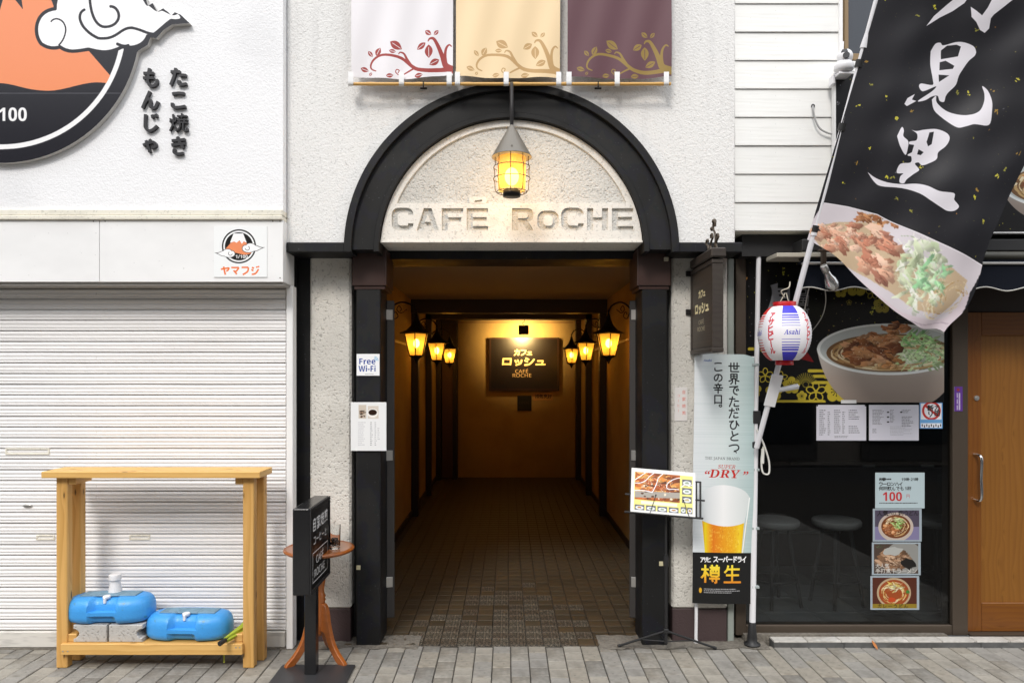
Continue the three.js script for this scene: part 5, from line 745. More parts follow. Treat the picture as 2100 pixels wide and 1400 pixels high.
// ---------------------------------------------------------------- pine counter with tanks
{
  const o = thing('pine_counter', 'narrow pine counter with lower shelf before the closed shutter', 'table'), zf = 0.345, zbk = 0.15, yt = 1.031, L = 0.058;
  mesh('tabletop', cbox(X(83, zf), X(558, zbk) + 0.0, yt - 0.034, yt, zbk, zf, 0.003), pineMat, o);
  const xl = X(114, 0.31), xr = X(520, 0.31), zr0 = 0.165, zf1 = 0.31;
  for (const [x0, z0, z1] of [[xl, 0.262, zf1], [xl + 0.012, zr0, zr0 + 0.048], [xr - L, 0.262, zf1], [xr - L + 0.02, zr0, zr0 + 0.048]]) mesh('leg', cbox(x0, x0 + L, 0.001, yt - 0.035, z0, z1, 0.004, true), pineB, o);
  for (const x of [xl + L + 0.001, xr - L - 0.042]) mesh('bracket', cbox(x, x + 0.041, yt - 0.072, yt - 0.035, zbk + 0.01, zf - 0.04, 0.003), pineB, o);
  mesh('lower_rail', cbox(xl + 0.036, xr - 0.052, 0.078, 0.136, 0.3105, 0.332, 0.003), pineMat, o);
  mesh('lower_rail', cbox(xl + 0.036, xr - 0.03, 0.078, 0.136, zr0 - 0.024, zr0 - 0.001, 0.003), pineMat, o);
  for (const x of [xl + L + 0.002, xr - L - 0.046]) mesh('cross_rail', cbox(x, x + 0.044, 0.137, 0.178, zr0, zf1 - 0.003, 0.003), pineB, o);
  mesh('shelf', box(xl + L + 0.003, xr - L - 0.003, 0.118, 0.1355, zr0 + 0.001, 0.3095), pineB, o);

  for (const x of [xl + 0.05, xl + 0.075, xr - 0.085, xr - 0.065]) mesh('screw', rod(V(x, 0.098 + 0.02 * (x > -1.9), 0.3315), V(x, 0.098 + 0.02 * (x > -1.9), 0.333), 0.004, 0.004, 8), mSteel, o);
  // concrete blocks
  const bs = shapeOf([[0, 0], [0.185, 0], [0.185, 0.088], [0, 0.088]]);
  const blockMat = std(0xffffff, 0.95, { map: pillarCol, bumpMap: roughTex, bumpScale: 0.003, color: lin(0.70, 0.70, 0.72) });
  const mk = (x, flip, label) => { const w = 0.168, k = flip ? -1 : 1, x0 = flip ? w : 0, s = new THREE.Shape(); const pts = [[0, 0], [w, 0], [w, 0.082], [0, 0.082], [0, 0.068], [0.012, 0.066], [0.026, 0.054], [0.031, 0.041], [0.026, 0.028], [0.012, 0.016], [0, 0.014]].map(([a, c]) => [x0 + k * a, c]); const g = extrude(shapeOf(flip ? pts.reverse() : pts), 0.13, { bevel: 0.0035, seg: 1 }); const m = mesh('concrete_block', boxUV(plain(g)), blockMat); m.position.set(x, 0.1395, 0.175); tag(m, label, 'block', 'blocks under the raised tank'); };
  mk(X(150, 0.31), false, 'grey concrete block under the tank with the white spout, beside the counter leg'); mk(X(223, 0.31), true, 'grey concrete block under the tank with the white spout, beside the lower blue tank');

  // blue weight tanks
  const dusty = std([0.20, 0.33, 0.43], 0.8, { map: paverTex[1], bumpMap: grainTex, bumpScale: 0.001 });
  const blue = phys([0.055, 0.345, 0.80], 0.38, { bumpMap: grainTex, bumpScale: 0.001, map: tex(512, (x, y) => { const a = fbm(x, y, 4, 5, 640), b = smooth(0.60, 0.72, fbm(x, y, 9, 4, 650)); return [1 - 0.1 * a + 0.9 * b, 1 - 0.12 * a - 0.25 * b, 1 - 0.1 * a - 0.5 * b]; }, 2) });
  function tank(x, y, z, label, spout) {
    const t = thing('blue_tank', label, 'tank', [x, y, z], 'blue water tanks on the shelf'), h = 0.132;
    const NA = 128, prof = [[0.0, 0.030], [0.06, 0.012], [0.16, 0.003], [0.28, 0], [0.29, 0], [0.36, 0], [0.37, 0], [0.50, 0], [0.51, 0], [0.58, 0.001], [0.72, 0.004], [0.84, 0.011], [0.93, 0.022], [0.985, 0.038], [1.0, 0.052]];
    const A = 0.224, B = 0.108, se = (t, e) => Math.sign(t) * Math.pow(Math.abs(t), 2 / e), pos = [], row = ([f, inset], j) => { const o = []; for (let i = 0; i < NA; i++) { const th = i / NA * Math.PI * 2; let x = (A - inset) * se(Math.cos(th), 3.0), z = (B - inset) * se(Math.sin(th), 2.6); if (z > 0) { const up = j >= 8, lo = j <= 4, m = smooth(0.078, 0.052, Math.abs(x - 0.002)); z -= m * (up ? 0.036 * (f > 0.9 ? 1.2 : 1) : lo ? 0.024 : 0); if (!lo && !up) z -= 0.004 * m; } o.push(V(x, f * h, z)); } return o; }, rows = prof.map(row);
    const tri = (p, q, u) => pos.push(p.x, p.y, p.z, q.x, q.y, q.z, u.x, u.y, u.z); for (let j = 0; j + 1 < rows.length; j++) for (let i = 0; i < NA; i++) { const k = (i + 1) % NA, p = rows[j][i], q = rows[j][k], u = rows[j + 1][k], e = rows[j + 1][i]; tri(p, e, u); tri(p, u, q); } const top = rows[rows.length - 1], bot = rows[0], cT = V(0, h + 0.001, 0), cB = V(0, 0, 0); for (let i = 0; i < NA; i++) { const k = (i + 1) % NA; tri(cT, top[k], top[i]); tri(cB, bot[i], bot[k]); }
    let g = new THREE.BufferGeometry(); g.setAttribute('position', new THREE.Float32BufferAttribute(pos, 3)); g = mergeVertices(g, 1e-5); g = toCreasedNormals(g, 0.75);
    mesh('body', boxUV(plain(g)), blue, t);
    const panel = (x0, x1) => { const s = new THREE.Shape(), b = B - 0.066; s.moveTo(x0, -b); s.lineTo(x1, -b); s.lineTo(x1, b * 0.9); s.lineTo(x0, b * 0.9); s.closePath(); const q = extrude(s, 0.002, { bevel: 0.002, seg: 1 }); q.rotateX(Math.PI / 2); q.translate(0, h + 0.0030, 0); return boxUV(plain(q)); };
    for (const [x0, x1] of [[-A + 0.078, -0.056], [-0.052, 0.052], [0.056, A - 0.078]]) mesh('top_panel', panel(x0, x1), dusty, t);
    mesh('drain_plug', [lathe([[0, h - 0.012], [0.02, h - 0.010], [0.02, h + 0.004], [0.016, h + 0.007], [0, h + 0.007]], 20, [0, 0, B - 0.062]), rbox(-0.007, 0.007, h - 0.030, h + 0.002, B - 0.054, B - 0.036, 0.004)], mWhitePlastic, t);
    if (spout) mesh('spout', lathe([[0, h], [0.036, h + 0.001], [0.034, h + 0.008], [0.027, h + 0.05], [0.0245, h + 0.070], [0.030, h + 0.0705], [0.031, h + 0.073], [0.031, h + 0.098], [0.027, h + 0.101], [0, h + 0.101]], 24, [0.0, -0.004, -0.035]), mWhitePlastic, t);
    return t;
  }
  const t1 = tank(X(211, 0.30), 0.228, 0.218, 'blue plastic water tank with white spout resting on the concrete blocks', true); t1.rotation.z = 0.012;
  tank(X(375, 0.30), 0.1362, 0.215, 'blue plastic water tank lying directly on the pine shelf', false).rotation.y = -0.03;

  // folded umbrella
  const um = thing('folded_umbrella', 'folded yellow green umbrella with black tip poking from the pine shelf', 'umbrella', [X(487, 0.3), 0.178, 0.245]); um.rotation.set(0.10, -0.34, 0);
  const ug = new THREE.CylinderGeometry(0.012, 0.030, 0.26, 30, 8, false), p = ug.attributes.position; for (let i = 0; i < p.count; i++) { const a = Math.atan2(p.getZ(i), p.getX(i)), k = 1 + 0.28 * Math.sin(a * 5 + p.getY(i) * 18); p.setX(i, p.getX(i) * k); p.setZ(i, p.getZ(i) * k); } ug.computeVertexNormals(); ug.rotateX(Math.PI / 2); ug.translate(0, 0, -0.01);
  mesh('canopy', ug, phys([0.34, 0.42, 0.03], 0.5, { side: THREE.DoubleSide }), um); mesh('tip', rod(V(0, 0, 0.10), V(0, 0, 0.165), 0.010, 0.013), mBlackPlastic, um); mesh('strap', new THREE.TorusGeometry(0.027, 0.005, 6, 20).translate(0, 0, -0.03), std([0.3, 0.38, 0.03], 0.6), um);
  const sp = thing('umbrella_strap', 'short yellow strap hanging under the counter rail', 'strap'); mesh('ribbon', cbox(X(457, 0.26), X(460.5, 0.26), Y(1359, 0.26), Y(1335, 0.26), 0.258, 0.26, 0.0005), std([0.5, 0.55, 0.06], 0.6), sp);
}

// ---------------------------------------------------------------- menu on a music stand
{
  const z = 0.12, o = thing('music_stand', 'black folding music stand holding a menu at the passage mouth', 'stand'), x = X(1366, z), yc = 0.16;
  mesh('pole', [rod(V(x, 0.06, z), V(x, 0.55, z), 0.009), rod(V(x, 0.5, z), V(x, 0.80, z - 0.004), 0.0065), lathe([[0.014, 0.48], [0.016, 0.5], [0.014, 0.54]], 12, [x, 0, z]), cbox(x - 0.013, x + 0.013, 0.115, 0.14, z - 0.013, z + 0.013, 0.003)], mBlackPlastic, o);
  for (const [u, v, zz] of [[1267, 1327, 0.03], [1469, 1331, 0.06], [1360, 1300, -0.14]]) { const f = V(X(u, zz), 0.009, zz); if (zz < 0) f.set(x - 0.02, 0.009, -0.12); mesh('leg', [rod(V(x, 0.128, z), f, 0.0062, 0.0062, 8), rod(f.clone().lerp(V(x, 0.128, z), 0.05), f, 0.009, 0.009, 8), rod(V(x, 0.07, z), f.clone().lerp(V(x, 0.128, z), 0.45), 0.0035, 0.0035, 6)], mBlackPlastic, o); }
  // tilted desk: local frame
  const dk = part('desk', o, [X(1360, z), Y(1008, z), z + 0.02]); dk.rotation.set(-0.32, 0, -0.085);
  const W = 0.17, Hh = 0.12;
  const bar = (x0, x1, y0, y1) => cbox(x0, x1, y0, y1, -0.012, -0.004, 0.001);
  mesh('bars', [bar(-0.21, 0.215, -Hh - 0.008, -Hh + 0.003), bar(-0.21, 0.225, -0.03, -0.021), bar(0.196, 0.206, -Hh, 0.075), bar(0.176, 0.183, -Hh, 0.075), bar(0.17, 0.206, 0.07, 0.078), bar(-0.01, 0.01, -Hh, 0.09), cbox(-0.205, 0.21, -Hh - 0.008, -Hh - 0.002, -0.004, 0.022, 0.001)], mBlackPlastic, dk);
  mesh('page_clip', [rod(V(-0.075, -Hh, 0.012), V(-0.045, -0.02, 0.011), 0.0018, 0.0018, 6), rod(V(0.135, -Hh, 0.012), V(0.105, -0.035, 0.011), 0.0018, 0.0018, 6), new THREE.SphereGeometry(0.004, 8, 6).translate(-0.045, -0.02, 0.011), new THREE.SphereGeometry(0.004, 8, 6).translate(0.105, -0.035, 0.011)], mBlackPlastic, dk);
  const [c, g] = canvas(1000, 700), r = rng(23); g.fillStyle = '#efefec'; g.fillRect(0, 0, 1000, 700); g.fillStyle = '#f1e98a'; g.fillRect(50, 60, 910, 600);
  g.save(); g.beginPath(); g.rect(60, 60, 700, 440); g.clip(); g.fillStyle = '#b4632f'; g.fillRect(60, 60, 700, 440); meat(g, 400, 280, 400, 230, 170, r, ['#b5602c', '#c9803c', '#8e4a26', '#d9a05a', '#6e4530', '#a0522d']); g.fillStyle = '#a9a39a'; g.beginPath(); g.moveTo(60, 370); g.lineTo(760, 340); g.lineTo(760, 430); g.lineTo(60, 470); g.fill(); for (let i = 0; i < 14; i++) blob(g, rr(80, 740, r), rr(200, 480, r), rr(10, 34, r), rr(8, 20, r), r() < 0.5 ? '#e9dcc4' : '#5d3a28', r);
  g.restore();
  g.fillStyle = '#faf7d8'; g.fillRect(160, 515, 560, 50);
  const dish = (x, y, w, h) => { g.fillStyle = '#6a6c76'; g.fillRect(x, y, w, h); g.fillStyle = '#e6eaec'; g.beginPath(); g.ellipse(x + w / 2, y + h * 0.55, w * 0.42, h * 0.34, 0, 0, 7); g.fill(); blob(g, x + w / 2, y + h * 0.52, w * 0.22, h * 0.17, ['#c7b98a', '#9fae9a', '#b78a5a'][Math.floor(r() * 3)], r); };
  for (let i = 0; i < 4; i++) dish(64 + i * 176, 580, 150, 84); for (let i = 0; i < 3; i++) dish(795, 120 + i * 135, 150, 105); dish(775, 560, 80, 100); dish(875, 560, 80, 100);
  g.strokeStyle = '#fbf6fa'; g.lineWidth = 13; g.lineCap = 'round'; for (const p of [[60, 360, 220, 340, 330, 370, 400, 240, 420, 130, 490, 60], [60, 240, 200, 250, 280, 120, 350, 60], [60, 190, 160, 110, 220, 60], [760, 100, 620, 130, 560, 220, 530, 320, 640, 290, 740, 290], [780, 250, 830, 180, 900, 220, 950, 200]]) { g.beginPath(); g.moveTo(p[0], p[1]); for (let i = 2; i + 3 < p.length; i += 4) g.quadraticCurveTo(p[i], p[i + 1], p[i + 2], p[i + 3]); if (p.length % 4 === 0) g.lineTo(p[p.length - 2], p[p.length - 1]); g.stroke(); }
  const mb = thing('menu_board', 'laminated photo menu with yellow border on the black music stand', 'menu', [X(1360, z), Y(1008, z), z + 0.02]); mb.rotation.copy(dk.rotation);
  const side = std([0.6, 0.6, 0.6], 0.4), m = new THREE.Mesh(new THREE.BoxGeometry(W * 2 + 0.01, Hh * 2, 0.006), [side, side, side, side, phys(0xffffff, 0.35, { map: canvasTex(c), clearcoat: 0.4, clearcoatRoughness: 0.15 }), side]); m.name = 'card'; m.castShadow = m.receiveShadow = true; m.position.set(-0.005, 0, 0.003); mb.add(m);
}

// ---------------------------------------------------------------- beer banner and its frame, tall pole
{
  const z = 0.0, pole = std([0.78, 0.78, 0.80], 0.35), fr = thing('banner_support_pole', 'slim white pole carrying the outer edge of the beer banner', 'pole');
  mesh('upright', [rod(V(X(1427.5, z - 0.03), 0.006, z - 0.03), V(X(1433, z - 0.03), Y(728, z), z - 0.012), 0.0095), lathe([[0, 0.0], [0.014, 0], [0.012, 0.02], [0.0095, 0.022]], 12, [X(1427.5, z - 0.03), 0.002, z - 0.03])], pole, fr);
  mesh('cross_bar', rod(PX(1430, 730, z - 0.012), PX(1550, 733, z - 0.005), 0.006), pole, fr);
  const bn = thing('beer_banner', 'tall silver grey banner with a glass of beer and black foot', 'banner');
  const u0 = 1423, u1 = 1546, v0 = 726, v1 = 1236, K = 4, [c, g] = canvas((u1 - u0) * K, (v1 - v0) * K); g.scale(K, K); g.translate(-u0, -v0); const r = rng(9);
  { const gr = g.createLinearGradient(u0, 0, u1, 0); gr.addColorStop(0, '#e0e5e8'); gr.addColorStop(0.5, '#d3dddd'); gr.addColorStop(1, '#adc2c2'); g.fillStyle = gr; g.fillRect(u0, v0, 140, 520); for (let i = 0; i < 240; i++) { g.fillStyle = r() < 0.5 ? 'rgba(255,255,255,0.10)' : 'rgba(90,120,125,0.06)'; g.fillRect(u0, rr(v0, v1, r), 130, rr(0.3, 1, r)); } }
  g.save(); g.translate(1442, 741); g.transform(1, 0, -0.2, 1, 0, 0); g.fillStyle = '#23489c'; g.font = 'bold 6px serif'; g.fillText('Asahi', 0, 0); g.restore();
  jp(g, '世界でただひとつ', 1494, 742, 22.6, { weight: 0.12, color: '#15171a', vertical: true, gap: 1.03 }); jp(g, '、', 1494, 921, 20, { weight: 0.1, color: '#15171a' }); jp(g, 'この辛口', 1462, 741, 21.5, { weight: 0.12, color: '#15171a', vertical: true, gap: 1.03 }); jp(g, '。', 1462, 827, 22, { weight: 0.09, color: '#15171a' });
  g.fillStyle = '#33383a'; g.font = '7.6px serif'; g.save(); g.translate(1447, 942); g.fillText('THE JAPAN BRAND', 0, 0, 81); g.restore();
  g.fillStyle = '#c0261f'; const it = (t, x, y, f, w, sk = 0.22) => { g.save(); g.translate(x, y); g.transform(1, 0, -sk, 1, 0, 0); g.font = f; g.scale(w / g.measureText(t).width, 1); g.fillText(t, 0, 0); g.restore(); }; it('SUPER', 1473, 959.5, '10.5px serif', 35); it('DRY', 1455, 979, 'bold 23px serif', 60); it('“', 1443, 982, 'bold 24px serif', 13); it('”', 1520, 982, 'bold 24px serif', 13);
  // beer glass
  { const b = g.createLinearGradient(1443, 0, 1527, 0); for (const [o, c] of [[0, '#eaa81a'], [0.07, '#f3da1c'], [0.14, '#eeb41a'], [0.26, '#e27c10'], [0.5, '#e89c16'], [0.75, '#ecb01a'], [0.9, '#f4d028'], [1, '#f0c01e']]) b.addColorStop(o, c); g.fillStyle = b; g.beginPath(); g.moveTo(1442, 1064); g.lineTo(1528, 1064); g.lineTo(1523, 1134); g.lineTo(1448, 1134); g.fill();
    for (let i = 0; i < 260; i++) { g.fillStyle = r() < 0.6 ? 'rgba(255,232,130,0.30)' : 'rgba(200,96,0,0.18)'; g.beginPath(); g.ellipse(rr(1456, 1518, r), rr(1078, 1134, r), rr(0.4, 1.6, r), rr(0.4, 2.6, r), 0, 0, 7); g.fill(); }
    const f = g.createLinearGradient(1440, 0, 1540, 0); f.addColorStop(0, '#d3d9dc'); f.addColorStop(0.45, '#f4f5f5'); f.addColorStop(1, '#d5dcdb'); g.fillStyle = f; g.beginPath(); g.moveTo(1437, 1026); g.quadraticCurveTo(1441, 996, 1484, 993.5); g.quadraticCurveTo(1528, 995, 1538, 1018); g.lineTo(1528.5, 1070); g.quadraticCurveTo(1488, 1088, 1441, 1067); g.closePath(); g.fill();
    g.strokeStyle = 'rgba(244,248,246,0.95)'; g.lineWidth = 2.6; g.beginPath(); g.moveTo(1538, 1018); g.lineTo(1525, 1133); g.stroke(); g.strokeStyle = 'rgba(200,190,150,0.7)'; g.lineWidth = 0.9; g.beginPath(); g.moveTo(1534, 1064); g.lineTo(1526.5, 1133); g.stroke(); }
  g.fillStyle = '#0d0d0e'; g.fillRect(1420, 1132, 130, 110); jp(g, 'アサヒ', 1438, 1141, 11, { weight: 0.16, color: '#f2f2f2', gap: 0.78, sx: 0.8 }); jp(g, 'スーパードライ', 1465, 1139, 12.5, { weight: 0.17, color: '#f2f2f2', gap: 0.98, sx: 0.8 });
  { const [c2, k] = canvas(95 * K, 46 * K); k.scale(K, K); jp(k, '樽生', 3, 3, 40, { weight: 0.105, color: '#fff', gap: 1.12, cap: 'butt', join: 'miter' }); k.globalCompositeOperation = 'source-in'; const gr = k.createLinearGradient(0, 0, 0, 45); gr.addColorStop(0, '#f6ea4a'); gr.addColorStop(0.55, '#f2c52c'); gr.addColorStop(1, '#dd7a1c'); k.fillStyle = gr; k.fillRect(0, 0, 95, 46); g.drawImage(c2, 1436, 1152, 95, 46); }
  g.fillStyle = '#e0a924'; g.beginPath(); g.ellipse(1439, 1209, 3, 5.5, 0, 0, 7); g.fill(); squiggles(g, 1446, 1204, 86, 11, 3, '#b9b9bb', r, 0.6);
  const bg = new THREE.PlaneGeometry(S(u1 - u0, z), S(v1 - v0, z), 12, 40), p = bg.attributes.position, w = S(u1 - u0, z), h = S(v1 - v0, z); for (let i = 0; i < p.count; i++) { const a = p.getX(i) / w, b = p.getY(i) / h; p.setZ(i, 0.004 * Math.sin(b * 9 + a * 3) + 0.004 * Math.sin(a * 5 - b * 4)); p.setX(i, p.getX(i) + (b - 0.5) * S(4, z)); p.setY(i, p.getY(i) - S(2, z) * a); if (b > 0.46 && Math.abs(a) > 0.36) p.setY(i, p.getY(i) - (b - 0.46) * (Math.abs(a) - 0.36) * w * 9); } bg.computeVertexNormals(); bg.translate(X((u0 + u1) / 2, z), Y((v0 + v1) / 2, z), z + 0.012);
  mesh('cloth', bg, phys(0xffffff, 0.5, { map: canvasTex(c), side: THREE.DoubleSide, sheen: 0.2 }), bn);
  for (const v of [745, 850, 960, 1080, 1200]) mesh('tab', [cbox(X(1541.5, z), X(1556, z), Y(v + 5, z), Y(v, z), -0.012, 0.016, 0.001)], std([0.35, 0.4, 0.4], 0.6), bn);

  const tp = thing('banner_pole', 'tall white pole with black rubber foot beside the beer banner', 'pole'), zz = 0.0;
  mesh('upper_tube', rod(PX(1549, 905, zz), PX(1557, 488, zz), 0.0135), pole, tp); mesh('lower_tube', rod(V(X(1543, zz), 0.02, zz), PX(1549, 912, zz), 0.0175), pole, tp); for (const q of [cbox(X(1541, zz), X(1557, zz), Y(918, zz), Y(905, zz), -0.022, 0.022, 0.003), cbox(X(1543, zz), X(1558, zz), Y(868, zz), Y(842, zz), -0.02, 0.02, 0.003)]) mesh('clamp', q, mBlackPlastic, tp);
  mesh('rubber_foot', lathe([[0, 0.007], [0.045, 0.007], [0.046, 0.014], [0.028, 0.022], [0.026, 0.05], [0.019, 0.135], [0, 0.135]], 20, [X(1543, zz), 0, zz]), mBlackPlastic, tp);
  mesh('top_clamp', [cbox(X(1549, zz), X(1566, zz), Y(512, zz), Y(500, zz), -0.018, 0.018, 0.003), rod(PX(1557, 506, zz), PX(1576, 506, -0.02), 0.010)], mSteel, tp);
  mesh('cord', [tube([PX(1552, 880, 0.02), PX(1560, 895, 0.03), PX(1570, 920, 0.035), PX(1578, 950, 0.03), PX(1576, 972, 0.03), PX(1566, 970, 0.03), PX(1562, 945, 0.03), PX(1566, 915, 0.02)], 0.0052, 50, 6), rod(PX(1565, 920, 0.031), PX(1564, 950, 0.031), 0.009)], std([0.7, 0.69, 0.64], 0.5), tp);
}

// ---------------------------------------------------------------- leaning flag
const LANTERN_TURN = -0.50;
const poleA = PX(1552, 918, 0.06), poleB = PX(1838, -150, 0.75);
{
  const poleAt = (t) => poleA.clone().lerp(poleB, t), fp = thing('flag_pole', 'white telescopic pole leaning out over the footway carrying the black flag', 'pole'), white = std([0.74, 0.74, 0.77], 0.35);
  mesh('lower_tube', rod(poleAt(0), poleAt(0.47), 0.0145), white, fp); mesh('upper_tube', rod(poleAt(0.46), poleAt(1), 0.0125, 0.011), white, fp);
  mesh('joint', [rod(poleAt(0.455), poleAt(0.475), 0.019, 0.017), rod(poleAt(0.80), poleAt(0.825), 0.017, 0.012)], white, fp);
  mesh('mount_plate', [(() => { const g = cbox(-0.03, 0.03, -0.09, 0.09, -0.006, 0.006, 0.002); const d = poleB.clone().sub(poleA).normalize(); g.applyQuaternion(new THREE.Quaternion().setFromUnitVectors(V(0, 1, 0), d)); const c = poleAt(0.13); g.translate(c.x + 0.004, c.y, c.z + 0.012); return g; })(), rod(PX(1595, 800, 0.14), PX(1637, 792, 0.12), 0.012, 0.016, 4)], mWhitePlastic, fp);
  for (const t of [0.468, 0.66, 0.773]) { const c = poleAt(t), d = poleB.clone().sub(poleA).normalize(), g = new THREE.CylinderGeometry(0.019, 0.019, 0.034, 16).applyQuaternion(new THREE.Quaternion().setFromUnitVectors(V(0, 1, 0), d)); g.translate(c.x, c.y, c.z); const tb = cbox(-0.005, 0.045, -0.013, 0.013, -0.003, 0.003, 0.001); tb.rotateZ(-0.25); tb.translate(c.x + 0.012, c.y, c.z + 0.012); mesh('strap', [g, tb], mBlackPlastic, fp); }

  const fl = thing('leaning_flag', 'long black flag with white brush characters and food picture hung from the leaning pole', 'flag');
  const TL = PX(1846, -150, 0.765), TR = PX(2332, -140, 0.95), BL = PX(1656, 491, 0.37), BR = PX(1941, 684, 0.52);
  const P3 = (s, t) => { const a = TL.clone().lerp(TR, s), b = BL.clone().lerp(BR, s), p = a.lerp(b, t); const fall = smooth(0.75, 1, t); p.z += 0.026 * Math.sin(s * 7 + t * 4) * s + 0.024 * Math.sin(s * 3.1 - t * 9) * Math.min(1, s * 3) + 0.03 * fall * Math.sin(s * 3.14) + (0.004 * Math.sin(s * 23 + t * 9) + 0.003 * Math.sin(t * 37 + s * 13)) * Math.min(1, s * 4); p.y -= fall * (0.075 * smooth(0.15, 0.75, s) * (1 - smooth(0.8, 1, s)) - 0.012 * Math.sin(s * 9)) + 0.006 * Math.sin(t * 12) * s; p.x += 0.05 * smooth(0.72, 0.92, t) * smooth(0.5, 1, s) * (1 - smooth(0.93, 1, t)); return p; };
  const proj = (s, t) => { const p = P3(s, t); return [VPX + p.x * FOC / (DIST - p.z), VPY + (EYE - p.y) * FOC / (DIST - p.z)]; };
  const CW = 1000, CH = 1800, inv = (u, v) => { let s = 0.5, t = 0.7; for (let k = 0; k < 40; k++) { const [a, b] = proj(s, t), e = 1e-3, [a1, b1] = proj(s + e, t), [a2, b2] = proj(s, t + e), j11 = (a1 - a) / e, j12 = (a2 - a) / e, j21 = (b1 - b) / e, j22 = (b2 - b) / e, D = j11 * j22 - j12 * j21, du = u - a, dv = v - b; s += clamp((du * j22 - dv * j12) / D, -0.2, 0.2); t += clamp((dv * j11 - du * j21) / D, -0.2, 0.2); } return [s * CW, t * CH]; };
  const [c, g] = canvas(CW, CH), r = rng(77); g.fillStyle = '#1d1d23'; g.fillRect(0, 0, CW, CH); flecks(g, 0, 0, CW, CH, 330, r);
  // scale flecks are in cloth pixels; enlarge a few
  for (let i = 0; i < 40; i++) { g.fillStyle = ['#c9c23a', '#c4bc44', '#9a7a34', '#8d8a3a'][Math.floor(r() * 4)]; const x = r() * CW, y = r() * CH; for (let k = 0; k < 4; k++) { g.beginPath(); g.ellipse(x + rr(-9, 9, r), y + rr(-7, 7, r), rr(2, 9, r), rr(1.5, 5, r), r() * 3, 0, 7); g.fill(); } }
  const poly = (list, col) => { g.fillStyle = col; g.beginPath(); list.forEach((p, i) => { const q = inv(...p); i ? g.lineTo(...q) : g.moveTo(...q); }); g.closePath(); g.fill(); };
  const W = '#e4e1e8', K = '#1d1d23', sp = (arr) => { const c2 = new THREE.SplineCurve([...arr, arr[0]].map((p) => new THREE.Vector2(...p))); return c2.getPoints(arr.length * 4).map((q) => [q.x, q.y]); };
  const Z = (x, y) => [1640 + x / 3.333, y / 3.333];                             // from the enlarged study of the flag
  poly([Z(868, 178), Z(920, 110), Z(1000, 40), Z(1060, -10), Z(1150, -10), Z(1130, 20), Z(1050, 75), Z(960, 120)], W); poly([Z(1172, 45), Z(1215, 75), Z(1250, 105), Z(1290, 50), Z(1320, -10), Z(1470, -10), Z(1400, 45), Z(1330, 100), Z(1310, 125), Z(1298, 195), Z(1268, 224), Z(1235, 205), Z(1210, 150), Z(1178, 115)], W);
  poly(sp([Z(898, 350), Z(930, 300), Z(965, 292), Z(985, 310), Z(1070, 288), Z(1130, 290), Z(1190, 315), Z(1208, 350), Z(1200, 380), Z(1160, 415), Z(1120, 470), Z(1090, 520), Z(1070, 580), Z(1020, 630), Z(1000, 660), Z(990, 695), Z(960, 690), Z(945, 655), Z(905, 660), Z(860, 685), Z(810, 690), Z(905, 625), Z(935, 590), Z(860, 620), Z(835, 620), Z(818, 590), Z(835, 570), Z(910, 580), Z(912, 540), Z(895, 440)]), W);
  for (const h of [[Z(968, 345), Z(1010, 312), Z(1075, 306), Z(1105, 318), Z(1085, 385), Z(1030, 395), Z(968, 405)], [Z(960, 425), Z(1000, 415), Z(1060, 450), Z(1050, 470), Z(958, 480)], [Z(952, 510), Z(1025, 515), Z(955, 560)]]) poly(h, K);
  poly([Z(718, 710), Z(740, 670), Z(790, 642), Z(770, 680), Z(800, 690), Z(735, 725)], W);
  poly(sp([Z(906, 680), Z(935, 655), Z(940, 700), Z(1000, 755), Z(1080, 782), Z(1160, 785), Z(1230, 760), Z(1262, 700), Z(1265, 640), Z(1250, 588), Z(1290, 620), Z(1318, 690), Z(1318, 760), Z(1308, 835), Z(1280, 858), Z(1200, 848), Z(1150, 860), Z(1090, 872), Z(1040, 850), Z(970, 800), Z(920, 750)]), W);
  poly(sp([Z(668, 930), Z(700, 868), Z(715, 890), Z(712, 930), Z(745, 965), Z(740, 1020), Z(725, 1058), Z(690, 1000)]), W);
  poly(sp([Z(765, 885), Z(800, 895), Z(860, 885), Z(940, 882), Z(1010, 910), Z(1028, 950), Z(1000, 1000), Z(950, 1040), Z(940, 1085), Z(900, 1110), Z(840, 1130), Z(815, 1110), Z(790, 1120), Z(820, 1160), Z(780, 1190), Z(735, 1225), Z(715, 1252), Z(685, 1245), Z(690, 1205), Z(710, 1185), Z(665, 1180), Z(690, 1120), Z(760, 1110), Z(765, 1070), Z(740, 1060), Z(760, 1010), Z(750, 970), Z(800, 958), Z(805, 915)]), W);
  for (const h of [[Z(890, 905), Z(920, 900), Z(905, 985), Z(880, 1000), Z(870, 970)], [Z(752, 985), Z(785, 990), Z(770, 1040), Z(742, 1055)], [Z(815, 1020), Z(850, 1040), Z(830, 1060), Z(805, 1055)]]) poly(h, K);
  poly(sp([Z(466, 1175), Z(520, 1215), Z(600, 1245), Z(700, 1258), Z(800, 1255), Z(880, 1270), Z(960, 1305), Z(1055, 1318), Z(1062, 1345), Z(1060, 1365), Z(1092, 1410), Z(1060, 1440), Z(1010, 1440), Z(960, 1410), Z(900, 1370), Z(820, 1320), Z(700, 1285), Z(560, 1272), Z(510, 1240)]), W);
  // food picture at the foot
  const B = [[1690, 416], [1740, 424], [1800, 440], [1860, 468], [1920, 494], [1975, 520], [2018, 546], [1990, 600], [1960, 660], [1945, 712], [1900, 720], [1790, 660], [1690, 570], [1620, 510], [1655, 470]]; poly(B, '#d9d2d8');
  g.save(); g.beginPath(); B.forEach((p, i) => { const q = inv(...p); i ? g.lineTo(...q) : g.moveTo(...q); }); g.clip();
  const at = (u, v) => inv(u, v), sc = CW / 375;
